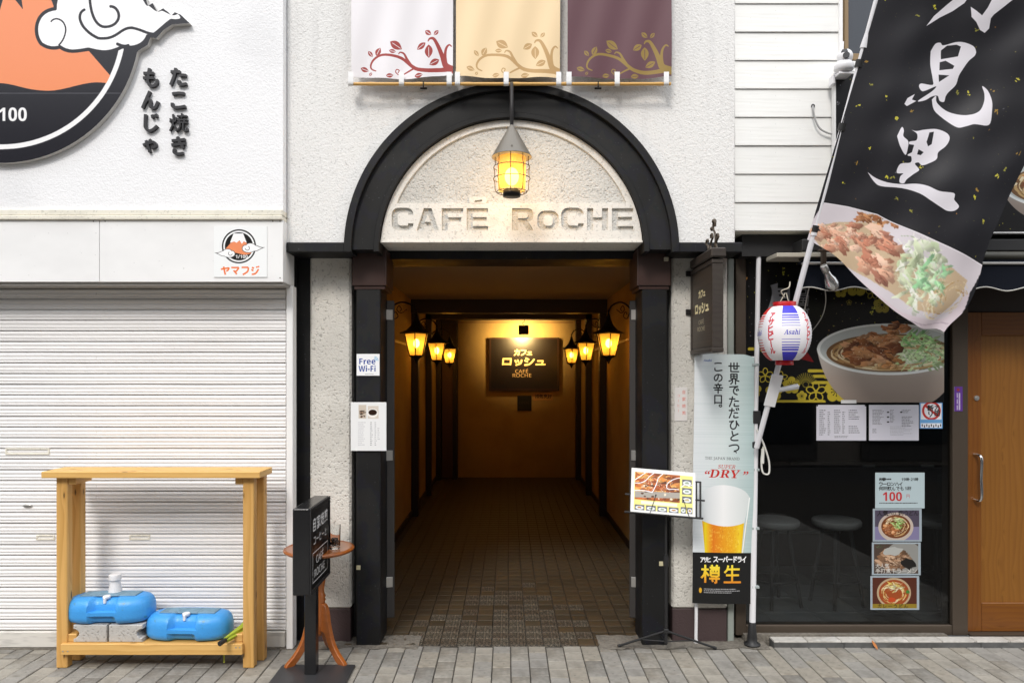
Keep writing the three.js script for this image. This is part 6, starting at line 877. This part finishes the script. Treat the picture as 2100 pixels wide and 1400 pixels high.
  poly([[1655, 470], [1720, 455], [1800, 455], [1850, 520], [1950, 545], [1985, 575], [1970, 605], [1935, 640], [1880, 635], [1830, 600], [1780, 570], [1700, 530]], '#cdb596');
  const heap = (fn, u, v, w, h, n, tones) => { const [x, y] = at(u, v); g.save(); g.translate(x, y); g.rotate(-0.22); fn(g, 0, 0, w * sc, h * sc, n, r, tones); g.restore(); };
  const pale = ['#d3dcc0', '#e2e6d4', '#c3d0aa', '#e8ebdc', '#cdd8b6', '#b9caa2'];
  heap(leek, 1885, 535, 54, 58, 70, pale); heap(noodles, 1945, 620, 46, 30, 50, ['#e0caa2', '#c9a878', '#ecdfc2', '#b89468']); heap(leek, 1890, 600, 50, 34, 60, pale); heap(leek, 1915, 566, 40, 30, 60, ['#a4d6a6', '#b9e0b2', '#92cc98', '#cfe8c6']); heap(noodles, 1958, 606, 30, 26, 30, ['#d8c090', '#b88f58', '#e6d4ae']);
  const pink = ['#c98f74', '#b67c64', '#d9a98f', '#a56f5c', '#cf9c82', '#e3bda6', '#b87a62']; heap(meat, 1700, 486, 46, 34, 20, pink); heap(meat, 1742, 480, 40, 34, 22, pink); heap(meat, 1800, 458, 52, 22, 20, ['#a86c44', '#94603f', '#c48c60', '#d0a078']); heap(meat, 1795, 520, 48, 50, 34, pink);
  { const q = [[1640, 492], [1700, 545], [1760, 570], [1800, 600], [1850, 640], [1900, 654], [1940, 652], [1975, 610], [1990, 600], [1960, 720], [1900, 740], [1780, 680]]; poly(q, '#d9ccd3'); g.strokeStyle = '#b9a9b4'; g.lineWidth = 5; g.beginPath(); [[1760, 578], [1800, 612], [1850, 652], [1900, 666], [1945, 664]].forEach((p, i) => { const w = at(...p); i ? g.lineTo(...w) : g.moveTo(...w); }); g.stroke(); }
  g.restore();
  soften(g, 0, CH * 0.80, CW, CH * 0.2, 5, 1);
  g.strokeStyle = 'rgba(245,240,245,0.9)'; g.lineWidth = 5; g.beginPath(); [[1690, 416], [1740, 424], [1800, 440], [1860, 468], [1920, 494], [1975, 520], [2018, 546]].forEach((p, i) => { const q = at(...p); i ? g.lineTo(...q) : g.moveTo(...q); }); g.stroke();
  const ns = 40, nt = 80, pos = [], uv = [], idx = []; for (let j = 0; j <= nt; j++) for (let i = 0; i <= ns; i++) { const p = P3(i / ns, j / nt); pos.push(p.x, p.y, p.z); uv.push(i / ns, 1 - j / nt); } for (let j = 0; j < nt; j++) for (let i = 0; i < ns; i++) { const a = j * (ns + 1) + i, b = a + ns + 1; idx.push(a, b, b + 1, a, b + 1, a + 1); }
  const fg = new THREE.BufferGeometry(); fg.setAttribute('position', new THREE.Float32BufferAttribute(pos, 3)); fg.setAttribute('uv', new THREE.Float32BufferAttribute(uv, 2)); fg.setIndex(idx); fg.computeVertexNormals();
  mesh('cloth', fg, phys(0xffffff, 0.48, { map: canvasTex(c), side: THREE.DoubleSide, sheen: 0.3, sheenRoughness: 0.4 }), fl);
}

// ---------------------------------------------------------------- paper lantern, clip lamps
{
  const z = 0.30, cx = X(1609, z), cy = Y(684, z), o = thing('paper_lantern', 'round red white and blue paper lantern hanging from the leaning pole', 'paper lantern', [cx, cy, z]), Rx = S(52, z), Ry = S(55, z);
  const prof = [], n = 44; for (let i = 0; i <= n; i++) { const a = -1.12 + 2.24 * i / n; prof.push([Rx * Math.pow(Math.cos(a), 0.8) + (i % 2 ? 0.0012 : -0.0006), Ry * Math.sin(a) / Math.sin(1.12)]); }
  const lg = lathe(prof, 64), [c, g] = canvas(2000, 760); g.fillStyle = '#eceaee'; g.fillRect(0, 0, 2000, 760);
  const band = (x, w, col) => { g.fillStyle = col; g.fillRect(x, 0, w, 150); g.fillRect(x, 610, w, 150); [24, 18, 12, 8, 5].forEach((h, i) => { g.fillRect(x, 165 + i * 34, w, h); g.fillRect(x, 595 - i * 34 - h, w, h); }); };
  const logo = (x, col) => { g.save(); g.translate(x, 405); g.transform(1, 0, -0.25, 1, 0, 0); g.fillStyle = col; g.font = 'bold 76px serif'; g.fillText('Asahi', 0, 0, 190); g.restore(); };
  for (let k = 0; k < 2; k++) { const x = k * 1000; band(x + 10, 230, '#3b36c6'); logo(x + 35, '#2f2fb4'); jp(g, 'アサヒビール', x + 330, 125, 84, { weight: 0.18, color: '#cc2433', vertical: true, gap: 1.02 }); band(x + 510, 230, '#d5322c'); logo(x + 535, '#3a3ab8'); jp(g, 'アサヒビール', x + 830, 125, 84, { weight: 0.18, color: '#cc2433', vertical: true, gap: 1.02 }); }
  const paper = mesh('paper_shade', lg, phys(0xffffff, 0.45, { map: canvasTex(c), side: THREE.DoubleSide }), o); paper.rotation.y = LANTERN_TURN;
  const red = phys([0.55, 0.015, 0.02], 0.3); mesh('top_ring', lathe([[0.056, Ry - 0.004], [0.058, Ry + 0.024], [0.05, Ry + 0.024], [0.05, Ry - 0.004]], 32), red, o); mesh('bottom_ring', lathe([[0.042, -Ry - 0.024], [0.046, -Ry - 0.022], [0.044, -Ry + 0.004], [0.036, -Ry + 0.004]], 32), red, o);
  mesh('hanger', [tube([V(-0.03, Ry + 0.01, 0), V(-0.008, Ry + 0.05, 0), V(0.012, Ry + 0.075, -0.01), V(0.018, Ry + 0.04, 0), V(0.03, Ry + 0.01, 0)], 0.003, 20, 5), tube([V(0.0, Ry + 0.05, 0.0), V(-0.02, Ry + 0.08, 0.01), V(0.02, Ry + 0.1, 0.01), V(0.03, Ry + 0.13, 0.0)], 0.0035, 20, 5)], std([0.5, 0.46, 0.36], 0.6), o);
}
function clipLamp(u, v, z, label, mat) {
  const o = thing('clip_lamp', label, 'lamp', [X(u, z), Y(v, z), z]);
  const g = lathe([[0, 0.05], [0.014, 0.05], [0.018, 0.035], [0.02, 0.02], [0.03, 0.0], [0.036, -0.03], [0.03, -0.055], [0.015, -0.068], [0, -0.07]], 24); g.rotateZ(0.55); g.rotateX(0.35); mesh('reflector_bulb', g, mat, o);
  const s = lathe([[0, 0.086], [0.016, 0.086], [0.019, 0.08], [0.019, 0.046], [0, 0.046]], 16); s.rotateZ(0.55); s.rotateX(0.35); mesh('socket', s, mSteel, o);
  mesh('clip', [cbox(-0.045, -0.02, 0.06, 0.15, -0.01, 0.01, 0.002), cbox(-0.06, 0.0, 0.145, 0.155, -0.012, 0.012, 0.002), rod(V(-0.032, 0.15, 0), V(-0.032, 0.2, -0.02), 0.005)], mBronze, o);
  return o;
}
clipLamp(1702, 572, 0.27, 'silver reflector lamp clipped under the awning edge', std([0.62, 0.62, 0.62], 0.2, { metalness: 0.9 }));
{
  const cb = thing('lamp_cable', 'pale cable looping from the silver clip lamp across the window', 'cable');
  for (const q of [tube([PX(1695, 548, 0.22), PX(1680, 545, 0.2), PX(1674, 560, 0.18), PX(1660, 590, 0.15), PX(1650, 640, 0.1), PX(1645, 665, 0.02)], 0.0035, 40, 5), tube([PX(1692, 588, 0.18), PX(1694, 620, 0.1), PX(1686, 650, 0.02), PX(1668, 676, -0.06), PX(1655, 690, -0.088)], 0.003, 40, 5)]) mesh('wire', q, std([0.42, 0.41, 0.37], 0.6), cb);
  const wc = thing('wall_cable', 'grey cable running from a hole in the clapboard wall', 'cable'); mesh('wire', tube([PX(1668, 217, 0.09), PX(1668, 222, 0.118), PX(1671, 240, 0.118), PX(1681, 262, 0.118), PX(1697, 272, 0.118), PX(1720, 277, 0.12)], 0.0052, 40, 6), std([0.38, 0.38, 0.38], 0.6), wc);
  const cm = thing('security_camera', 'white round security camera on the corner of the black signboard', 'camera', [X(1731, 0.2), Y(133, 0.2), 0.2]); cm.scale.setScalar(1.2);
  mesh('base', lathe([[0, -0.034], [0.03, -0.034], [0.042, -0.022], [0.042, 0.0], [0.034, 0.01], [0.02, 0.014], [0, 0.014]], 28), mWhitePlastic, cm); const hd = new THREE.SphereGeometry(0.034, 24, 18).translate(0.003, 0.034, 0.004); mesh('head', hd, mWhitePlastic, cm); mesh('lens', [new THREE.CylinderGeometry(0.014, 0.014, 0.008, 20).rotateX(Math.PI / 2 - 0.1).rotateY(-0.35).translate(-0.006, 0.028, 0.036), new THREE.SphereGeometry(0.0345, 20, 12, 0.6, 0.9, 0.6, 0.7).translate(0.0035, 0.034, 0.004)], std([0.01, 0.01, 0.012], 0.1), cm); mesh('antenna', rod(V(0.003, 0.05, -0.02), V(0.008, 0.115, -0.022), 0.0045, 0.0035), mWhitePlastic, cm); mesh('bracket', [cbox(-0.03, 0.03, -0.048, -0.035, -0.05, 0.02, 0.002), cbox(-0.04, -0.028, -0.075, -0.034, -0.06, -0.02, 0.002)], mWhitePlastic, cm);
}

// ---------------------------------------------------------------- signboard, awning, window film, notices on the glass
{
  const r = rng(31), sb = sheet('black_signboard', 1712, 148, 2330, 478, 0.15, 0.035, 2.6, (g) => {
    g.fillStyle = '#131316'; g.fillRect(1700, 140, 640, 350); flecks(g, 1716, 150, 2320, 470, 260, r); g.strokeStyle = '#e6e6e6'; g.lineWidth = 4; g.strokeRect(1713, 149, 616, 328);
    bowlArt(g, 2200, 372, 150, 60, 80, r); bowlArt(g, 1690, 390, 40, 24, 40, r); jp(g, '国', 2068, 165, 60, { weight: 0.14, color: '#dcdae0' });
  }, { side: [0.75, 0.75, 0.75], rough: 0.3 });
  tag(sb, 'wide black signboard with golden flecks on the clapboard wall behind the flag', 'sign');
  // awning
  const aw = thing('awning', 'retracted dark navy awning with wavy white piped valance over the window', 'awning'), navy = phys([0.006, 0.008, 0.014], 0.85, { specularIntensity: 0.25 }), z = 0.235, x0 = X(1648, z), x1 = 3.6;
  mesh('housing', cbox(x0 + 0.03, x1, Y(514, 0.15), Y(490, 0.15), 0.0, 0.15, 0.004), mBlackPlastic, aw);
  mesh('roller', rod(V(x0 + 0.02, Y(525, 0.16), 0.15), V(x1, Y(525, 0.16), 0.15), 0.027), std([0.05, 0.048, 0.036], 0.5), aw);
  mesh('front_bar', cbox(x0, x1, Y(542, z), Y(537, z), z - 0.03, z, 0.003), mSteel, aw);
  mesh('fabric', box(x0 + 0.01, x1, Y(537, z) + 0.001, Y(534, z) + 0.004, 0.13, z - 0.005), navy, aw);
  const xs = [], N = 120, low = (x) => Y(592, z) + 0.010 * Math.sin((x - x0) * 2 * Math.PI / 0.235 + 0.6); const pos = []; const edge = []; for (let i = 0; i < N; i++) { const a = x0 + (x1 - x0) * i / N, b = x0 + (x1 - x0) * (i + 1) / N, wz = (x) => z - 0.012 + 0.006 * Math.sin(x * 11), yt = Y(542, z) + 0.001; pos.push(a, low(a), wz(a) + 0.006, b, low(b), wz(b) + 0.006, b, yt, z - 0.012, a, low(a), wz(a) + 0.006, b, yt, z - 0.012, a, yt, z - 0.012); edge.push(V(a, low(a), wz(a) + 0.006)); }
  const vg = new THREE.BufferGeometry(); vg.setAttribute('position', new THREE.Float32BufferAttribute(pos, 3)); vg.computeVertexNormals(); mesh('valance', vg, navy, aw); mesh('piping', tube(edge, 0.0036, 300, 5), std([0.55, 0.54, 0.5], 0.6), aw);
  mesh('arm', [cbox(x0 - 0.12, x0 + 0.2, Y(527, 0.18), Y(518, 0.18), 0.02, 0.18, 0.003)], std([0.42, 0.39, 0.32], 0.6), aw);
}
{
  const r = rng(88), zf = -0.092, film = sheet('window_film', 1530, 505, 1937, 825, zf, 0.002, 3.4, (g) => {
    g.fillStyle = '#0b0b0c'; g.fillRect(1500, 480, 480, 360); flecks(g, 1530, 520, 1940, 700, 150, r);
    const gold = '#b3a032', dim = '#a4963a'; g.globalAlpha = 1; for (const [x, y, s, k] of [[1757, 585, 26, 0], [1725, 597, 15, 0], [1810, 625, 20, 0], [1790, 600, 14, 1], [1742, 620, 6, 1]]) flower(g, x, y, s, k, dim); g.globalAlpha = 1;
    g.fillStyle = gold; for (const [x, y, w] of [[1657, 757, 50], [1667, 768, 52], [1664, 781, 40], [1574, 820, 120], [1534, 712, 24], [1560, 715, 22], [1690, 770, 24]]) { g.beginPath(); g.roundRect(x, y, w, 6.5, 3); g.fill(); }
    for (const [x, y, s, k] of [[1624, 790, 20, 0], [1674, 803, 21, 1], [1716, 801, 27, 0], [1588, 803, 20, 0], [1602, 775, 14, 1], [1762, 820, 18, 0], [1570, 770, 16, 1], [1546, 800, 18, 0], [1645, 812, 12, 0]]) flower(g, x, y, s, k, gold);
    g.strokeStyle = '#6f6524'; g.lineWidth = 2; for (let i = 0; i < 14; i++) { const a = 3.3 + i * 0.2; g.beginPath(); g.moveTo(1653 + Math.cos(a) * 8, 788 + Math.sin(a) * 8); g.lineTo(1653 + Math.cos(a) * 24, 788 + Math.sin(a) * 24); g.stroke(); } g.beginPath(); g.arc(1653, 788, 6, 0, 7); g.stroke();
    jp(g, '吉国の', 1636, 580, 24, { weight: 0.09, color: '#8d8d90', vertical: true, gap: 1.0, slant: 0.1 }); jp(g, '見', 1580, 590, 50, { weight: 0.1, color: '#8d8d90' });
    g.fillStyle = '#87878b'; g.beginPath(); g.moveTo(1572, 640); g.quadraticCurveTo(1590, 600, 1580, 585); g.lineTo(1596, 580); g.quadraticCurveTo(1592, 612, 1616, 628); g.lineTo(1604, 634); g.quadraticCurveTo(1592, 626, 1588, 616); g.quadraticCurveTo(1586, 634, 1572, 640); g.fill(); g.fillStyle = '#6a1214'; g.beginPath(); g.moveTo(1640, 735); g.lineTo(1666, 742); g.lineTo(1670, 742); g.lineTo(1655, 720); g.fill();
    g.strokeStyle = '#3c3a26'; g.lineWidth = 2; for (const [x, y] of [[1840, 648], [1856, 660]]) { g.beginPath(); g.roundRect(x, y, 34, 5, 2.5); g.stroke(); }
    bowlArt(g, 1826, 716, 150, 53, 116, r); soften(g, 1676 - 1530, 640 - 505, 261, 184, 3, 3.4);
  }, { side: [0.01, 0.01, 0.01], rough: 0.28 });
  tag(film, 'black printed film with golden flowers and a noodle bowl on the shop window', 'poster');
  const zs = -0.094, lines = (g, x, y, w, rows, h, c = '#6a6a70') => squiggles(g, x, y, w, h, rows, c, r, 0.8);
  tag(sheet('menu_page', 1675, 830, 1777, 903, zs, 0.002, 7, (g) => { g.fillStyle = '#c9c8d2'; g.fillRect(1670, 825, 110, 80); g.fillStyle = '#0b0b0c'; g.fillRect(1675, 830, 3, 3); g.fillRect(1774, 830, 3, 3); lines(g, 1681, 839, 14, 13, 54); lines(g, 1698, 843, 6, 12, 50); lines(g, 1711, 839, 14, 12, 50); lines(g, 1728, 843, 6, 11, 46); lines(g, 1741, 839, 26, 5, 22); lines(g, 1741, 872, 24, 4, 17); lines(g, 1712, 893, 42, 2, 5); }), 'white printed menu page taped beside the drinks page under the film', 'menu', 'white menu pages on the shop window');
  tag(sheet('drinks_page', 1783, 830, 1885, 903, zs, 0.002, 7, (g) => { g.fillStyle = '#c8c7d1'; g.fillRect(1780, 825, 110, 80); lines(g, 1790, 839, 24, 11, 32); lines(g, 1826, 839, 10, 10, 28); g.fillStyle = '#1a1a1c'; for (const [x, y] of [[1819, 845], [1819, 855], [1819, 865], [1846, 845]]) { g.beginPath(); g.ellipse(x + 3, y, 2.6, 1.5, 0, 0, 7); g.fill(); } lines(g, 1850, 839, 24, 3, 8); lines(g, 1850, 853, 24, 7, 22); lines(g, 1826, 873, 48, 7, 20, '#a6a6ae'); lines(g, 1790, 878, 10, 4, 10); }), 'white printed page marked with black blots under the noodle bowl picture', 'menu', 'white menu pages on the shop window');
  tag(sheet('tape_strip', 1725.5, 820, 1757, 827, -0.0885, 0.0015, 3, (g) => { g.fillStyle = '#cfcfcf'; g.fillRect(1720, 815, 40, 20); }), 'short white tape strip at the lower edge of the film', 'tape');
  tag(sheet('square_sticker', 1887, 825, 1934, 878.5, zs, 0.002, 7, (g) => { g.fillStyle = '#e9eaf0'; g.fillRect(1880, 820, 60, 60); g.strokeStyle = '#5d9bd6'; g.lineWidth = 2; g.strokeRect(1888, 826, 45, 52); g.strokeStyle = '#c5302c'; g.lineWidth = 4.5; g.beginPath(); g.arc(1911, 842, 17, 0, 7); g.stroke(); g.beginPath(); g.moveTo(1898, 831); g.lineTo(1924, 853); g.stroke(); jp(g, '断り', 1903, 830, 12.5, { weight: 0.17, vertical: true, color: '#111' }); jp(g, 'カ団', 1917, 830, 11.5, { weight: 0.16, vertical: true, color: '#111' }); g.fillStyle = '#6ba7da'; g.fillRect(1888, 860, 46, 7.5); g.fillStyle = '#e9eaf0'; g.fillRect(1890, 868.5, 42, 8); g.fillStyle = '#222'; for (let i = 0; i < 9; i++) g.fillRect(1891 + i * 4.7, 869.5 + (i % 2) * 2, 2.2, 5); }), 'small blue and white sticker with red ring beside the white pages', 'sticker');
  tag(sheet('drink_offer_card', 1796, 969, 1897, 1042, -0.092, 0.003, 7, (g) => { g.fillStyle = '#aebfc4'; g.fillRect(1790, 960, 110, 90); jp(g, 'お家', 1803, 979, 7, { weight: 0.14 }); squiggles(g, 1804, 979, 36, 6.5, 1, '#222', r, 1.2); g.fillStyle = '#222'; g.font = 'bold 8px sans-serif'; g.fillText('19', 1849, 986); jp(g, '時', 1858, 979, 7, { weight: 0.13 }); g.fillText('~21', 1864, 986); jp(g, '時', 1877, 979, 7, { weight: 0.13 }); jp(g, 'ウーロンハイ', 1803, 988, 8.2, { weight: 0.16, color: '#111' }); jp(g, '何杯飲んでも', 1803, 997, 8.6, { weight: 0.12, color: '#111' }); g.font = 'bold 9px sans-serif'; g.fillText('1', 1856, 1005); jp(g, '杯', 1861, 997, 8.6, { weight: 0.12, color: '#111' }); g.fillStyle = '#b7262a'; g.font = 'bold 25px sans-serif'; g.fillText('100', 1810, 1027, 44); jp(g, '円', 1859, 1013, 8, { weight: 0.09, color: '#b05a5c' }); squiggles(g, 1804, 1029, 84, 4.5, 1, '#333', r, 1); }), 'pale blue card with a big red 100 above the food photographs', 'sign');
  const photo = (u0, v0, u1, v1, kind, label) => tag(sheet('food_photo', u0, v0, u1, v1, zs, 0.002, 6, (g) => {
    const w = u1 - u0, h = v1 - v0, cx = (u0 + u1) / 2, cy = (v0 + v1) / 2; g.fillStyle = '#9aa6ae'; g.fillRect(u0, v0, w, h); g.save(); g.beginPath(); g.rect(u0 + 4, v0 + 3, w - 9, h - 6); g.clip();
    if (kind === 0) { g.fillStyle = '#4d4656'; g.fillRect(u0, v0, w, h); g.fillStyle = '#7c7698'; g.fillRect(u0, v0 + h * 0.55, w, h); g.fillStyle = '#b9aba0'; g.beginPath(); g.ellipse(cx - 3, cy + 4, 36, 30, 0, 0, 7); g.fill(); g.fillStyle = '#6d3e22'; g.beginPath(); g.ellipse(cx - 3, cy + 3, 30, 24, 0, 0, 7); g.fill(); noodles(g, cx - 3, cy + 3, 26, 20, 60, r); meat(g, cx - 12, cy + 8, 16, 13, 34, r); leek(g, cx + 2, cy - 4, 16, 13, 70, r, ['#86ac5c', '#a9c486', '#c9d8a8', '#6f9a4c']); jp(g, '人気', u0 + 8, v0 + 3, 12, { weight: 0.12, color: '#171410' }); g.fillStyle = '#171410'; g.font = '11px serif'; g.fillText('No.1', u0 + 33, v0 + 13); jp(g, '肉うどん', u0 + 52, v0 + 3, 11, { weight: 0.1, color: '#171410', gap: 0.95 }); }
    if (kind === 1) { g.fillStyle = '#4a3c34'; g.fillRect(u0, v0, w, h); g.fillStyle = '#8a8a86'; g.beginPath(); g.ellipse(cx + 16, cy - 2, 40, 34, 0, 0, 7); g.fill(); meat(g, cx - 4, cy + 2, 36, 24, 70, r, ['#77583f', '#94745a', '#5d4230', '#a98a70', '#6d5442']); blob(g, cx - 8, cy - 16, 20, 9, '#a9aaa6', r); blob(g, cx + 24, cy + 10, 16, 12, '#1c1a18', r); leek(g, u0 + 16, v0 + 8, 14, 5, 14, r, ['#3d5236', '#54684a']); jp(g, '大人気', u0 + 7, v0 + h - 24, 9.5, { weight: 0.11, color: '#c9c6c0' }); jp(g, '手打煮干ラーメン', u0 + 7, v0 + h - 14, 10.5, { weight: 0.11, color: '#c9c6c0', gap: 1.02 }); }
    if (kind === 2) { g.fillStyle = '#4f2416'; g.fillRect(u0, v0, w, h); g.fillStyle = '#b09a7c'; g.beginPath(); g.ellipse(cx - 2, cy, 35, 31, 0, 0, 7); g.fill(); g.fillStyle = '#96451c'; g.beginPath(); g.ellipse(cx - 2, cy, 31, 27, 0, 0, 7); g.fill(); noodles(g, cx - 2, cy, 26, 22, 90, r, ['#c9a050', '#d8c98a', '#a8642c', '#e2d8b0']); leek(g, cx, cy - 12, 22, 12, 60, r, ['#cfcaa8', '#dedabf', '#b7aa70', '#c9bb62']); blob(g, cx - 6, cy + 14, 8, 5, '#b8431c', r); blob(g, cx + 26, cy - 2, 4, 4, '#3f7a34', r); g.fillStyle = '#8a7420'; g.fillRect(u0, v1 - 12, w, 10); jp(g, 'カレーうどん', u0 + 14, v1 - 12, 9, { weight: 0.12, color: '#3a2c10', gap: 1.2 }); }
    g.restore();
  }, { rough: 0.3 }), label, 'poster', 'food photographs down the shop window');
  photo(1791, 1043, 1891, 1110, 0, 'food photograph of noodles with green leek under the pale blue card'); photo(1789, 1112, 1889, 1179, 1, 'grey brown food photograph between the two bowl pictures'); photo(1786, 1181, 1886, 1250, 2, 'food photograph of an orange noodle bowl, lowest of its column');
  tag(sheet('purple_sticker', 1958, 792.5, 1975, 843, -0.0735, 0.002, 8, (g) => { g.fillStyle = '#5c2f8c'; g.fillRect(1950, 785, 30, 65); g.fillStyle = '#8a2f3c'; g.beginPath(); g.arc(1966, 799, 3.2, 0, 7); g.fill(); g.fillStyle = '#d8cfe4'; for (let i = 0; i < 14; i++) { g.fillRect(1967, 806 + i * 2.5, 3, 1.7); if (i % 5 !== 4) g.fillRect(1963, 806 + i * 2.5, 2.2, 1.6); } }), 'narrow purple sticker on the dark door post', 'sticker');
}

// ---------------------------------------------------------------- stools inside, leaf outside
for (const [u, zz, label] of [[1590, -0.62, 'grey topped bar stool behind the window, beside the pole'], [1716, -0.62, 'grey topped bar stool behind the window, beside the food photographs'], [1922, -0.66, 'grey topped bar stool behind the window, nearest the wooden door']]) {
  const s = thing('bar_stool', label, 'stool', [X(u, zz), 0.037, zz], 'stools inside the shop'); mesh('seat', lathe([[0, 0.50], [0.13, 0.505], [0.15, 0.52], [0.152, 0.545], [0.145, 0.555], [0, 0.557]], 28), std([0.42, 0.41, 0.39], 0.6), s);
  for (let i = 0; i < 4; i++) { const a = i * Math.PI / 2 + 0.5; mesh('leg', rod(V(Math.cos(a) * 0.16, 0, Math.sin(a) * 0.16), V(Math.cos(a) * 0.08, 0.505, Math.sin(a) * 0.08), 0.011), std([0.05, 0.05, 0.05], 0.4), s); } mesh('foot_ring', new THREE.TorusGeometry(0.135, 0.007, 6, 28).rotateX(Math.PI / 2).translate(0, 0.17, 0), std([0.06, 0.06, 0.06], 0.4), s);
}
{
  const lf = new THREE.Shape(); lf.moveTo(0, -0.028); lf.quadraticCurveTo(0.018, 0, 0, 0.032); lf.quadraticCurveTo(-0.018, 0, 0, -0.028); const g = extrude(lf, 0.0012); g.rotateX(-0.9); g.rotateY(0.2); g.translate(X(1795, 0.05), 0.022, 0.05); tag(mesh('fallen_leaf', g, std([0.42, 0.15, 0.035], 0.7, { side: THREE.DoubleSide })), 'single fallen orange leaf against the low step', 'leaf');
}
renderer.render(scene, camera);
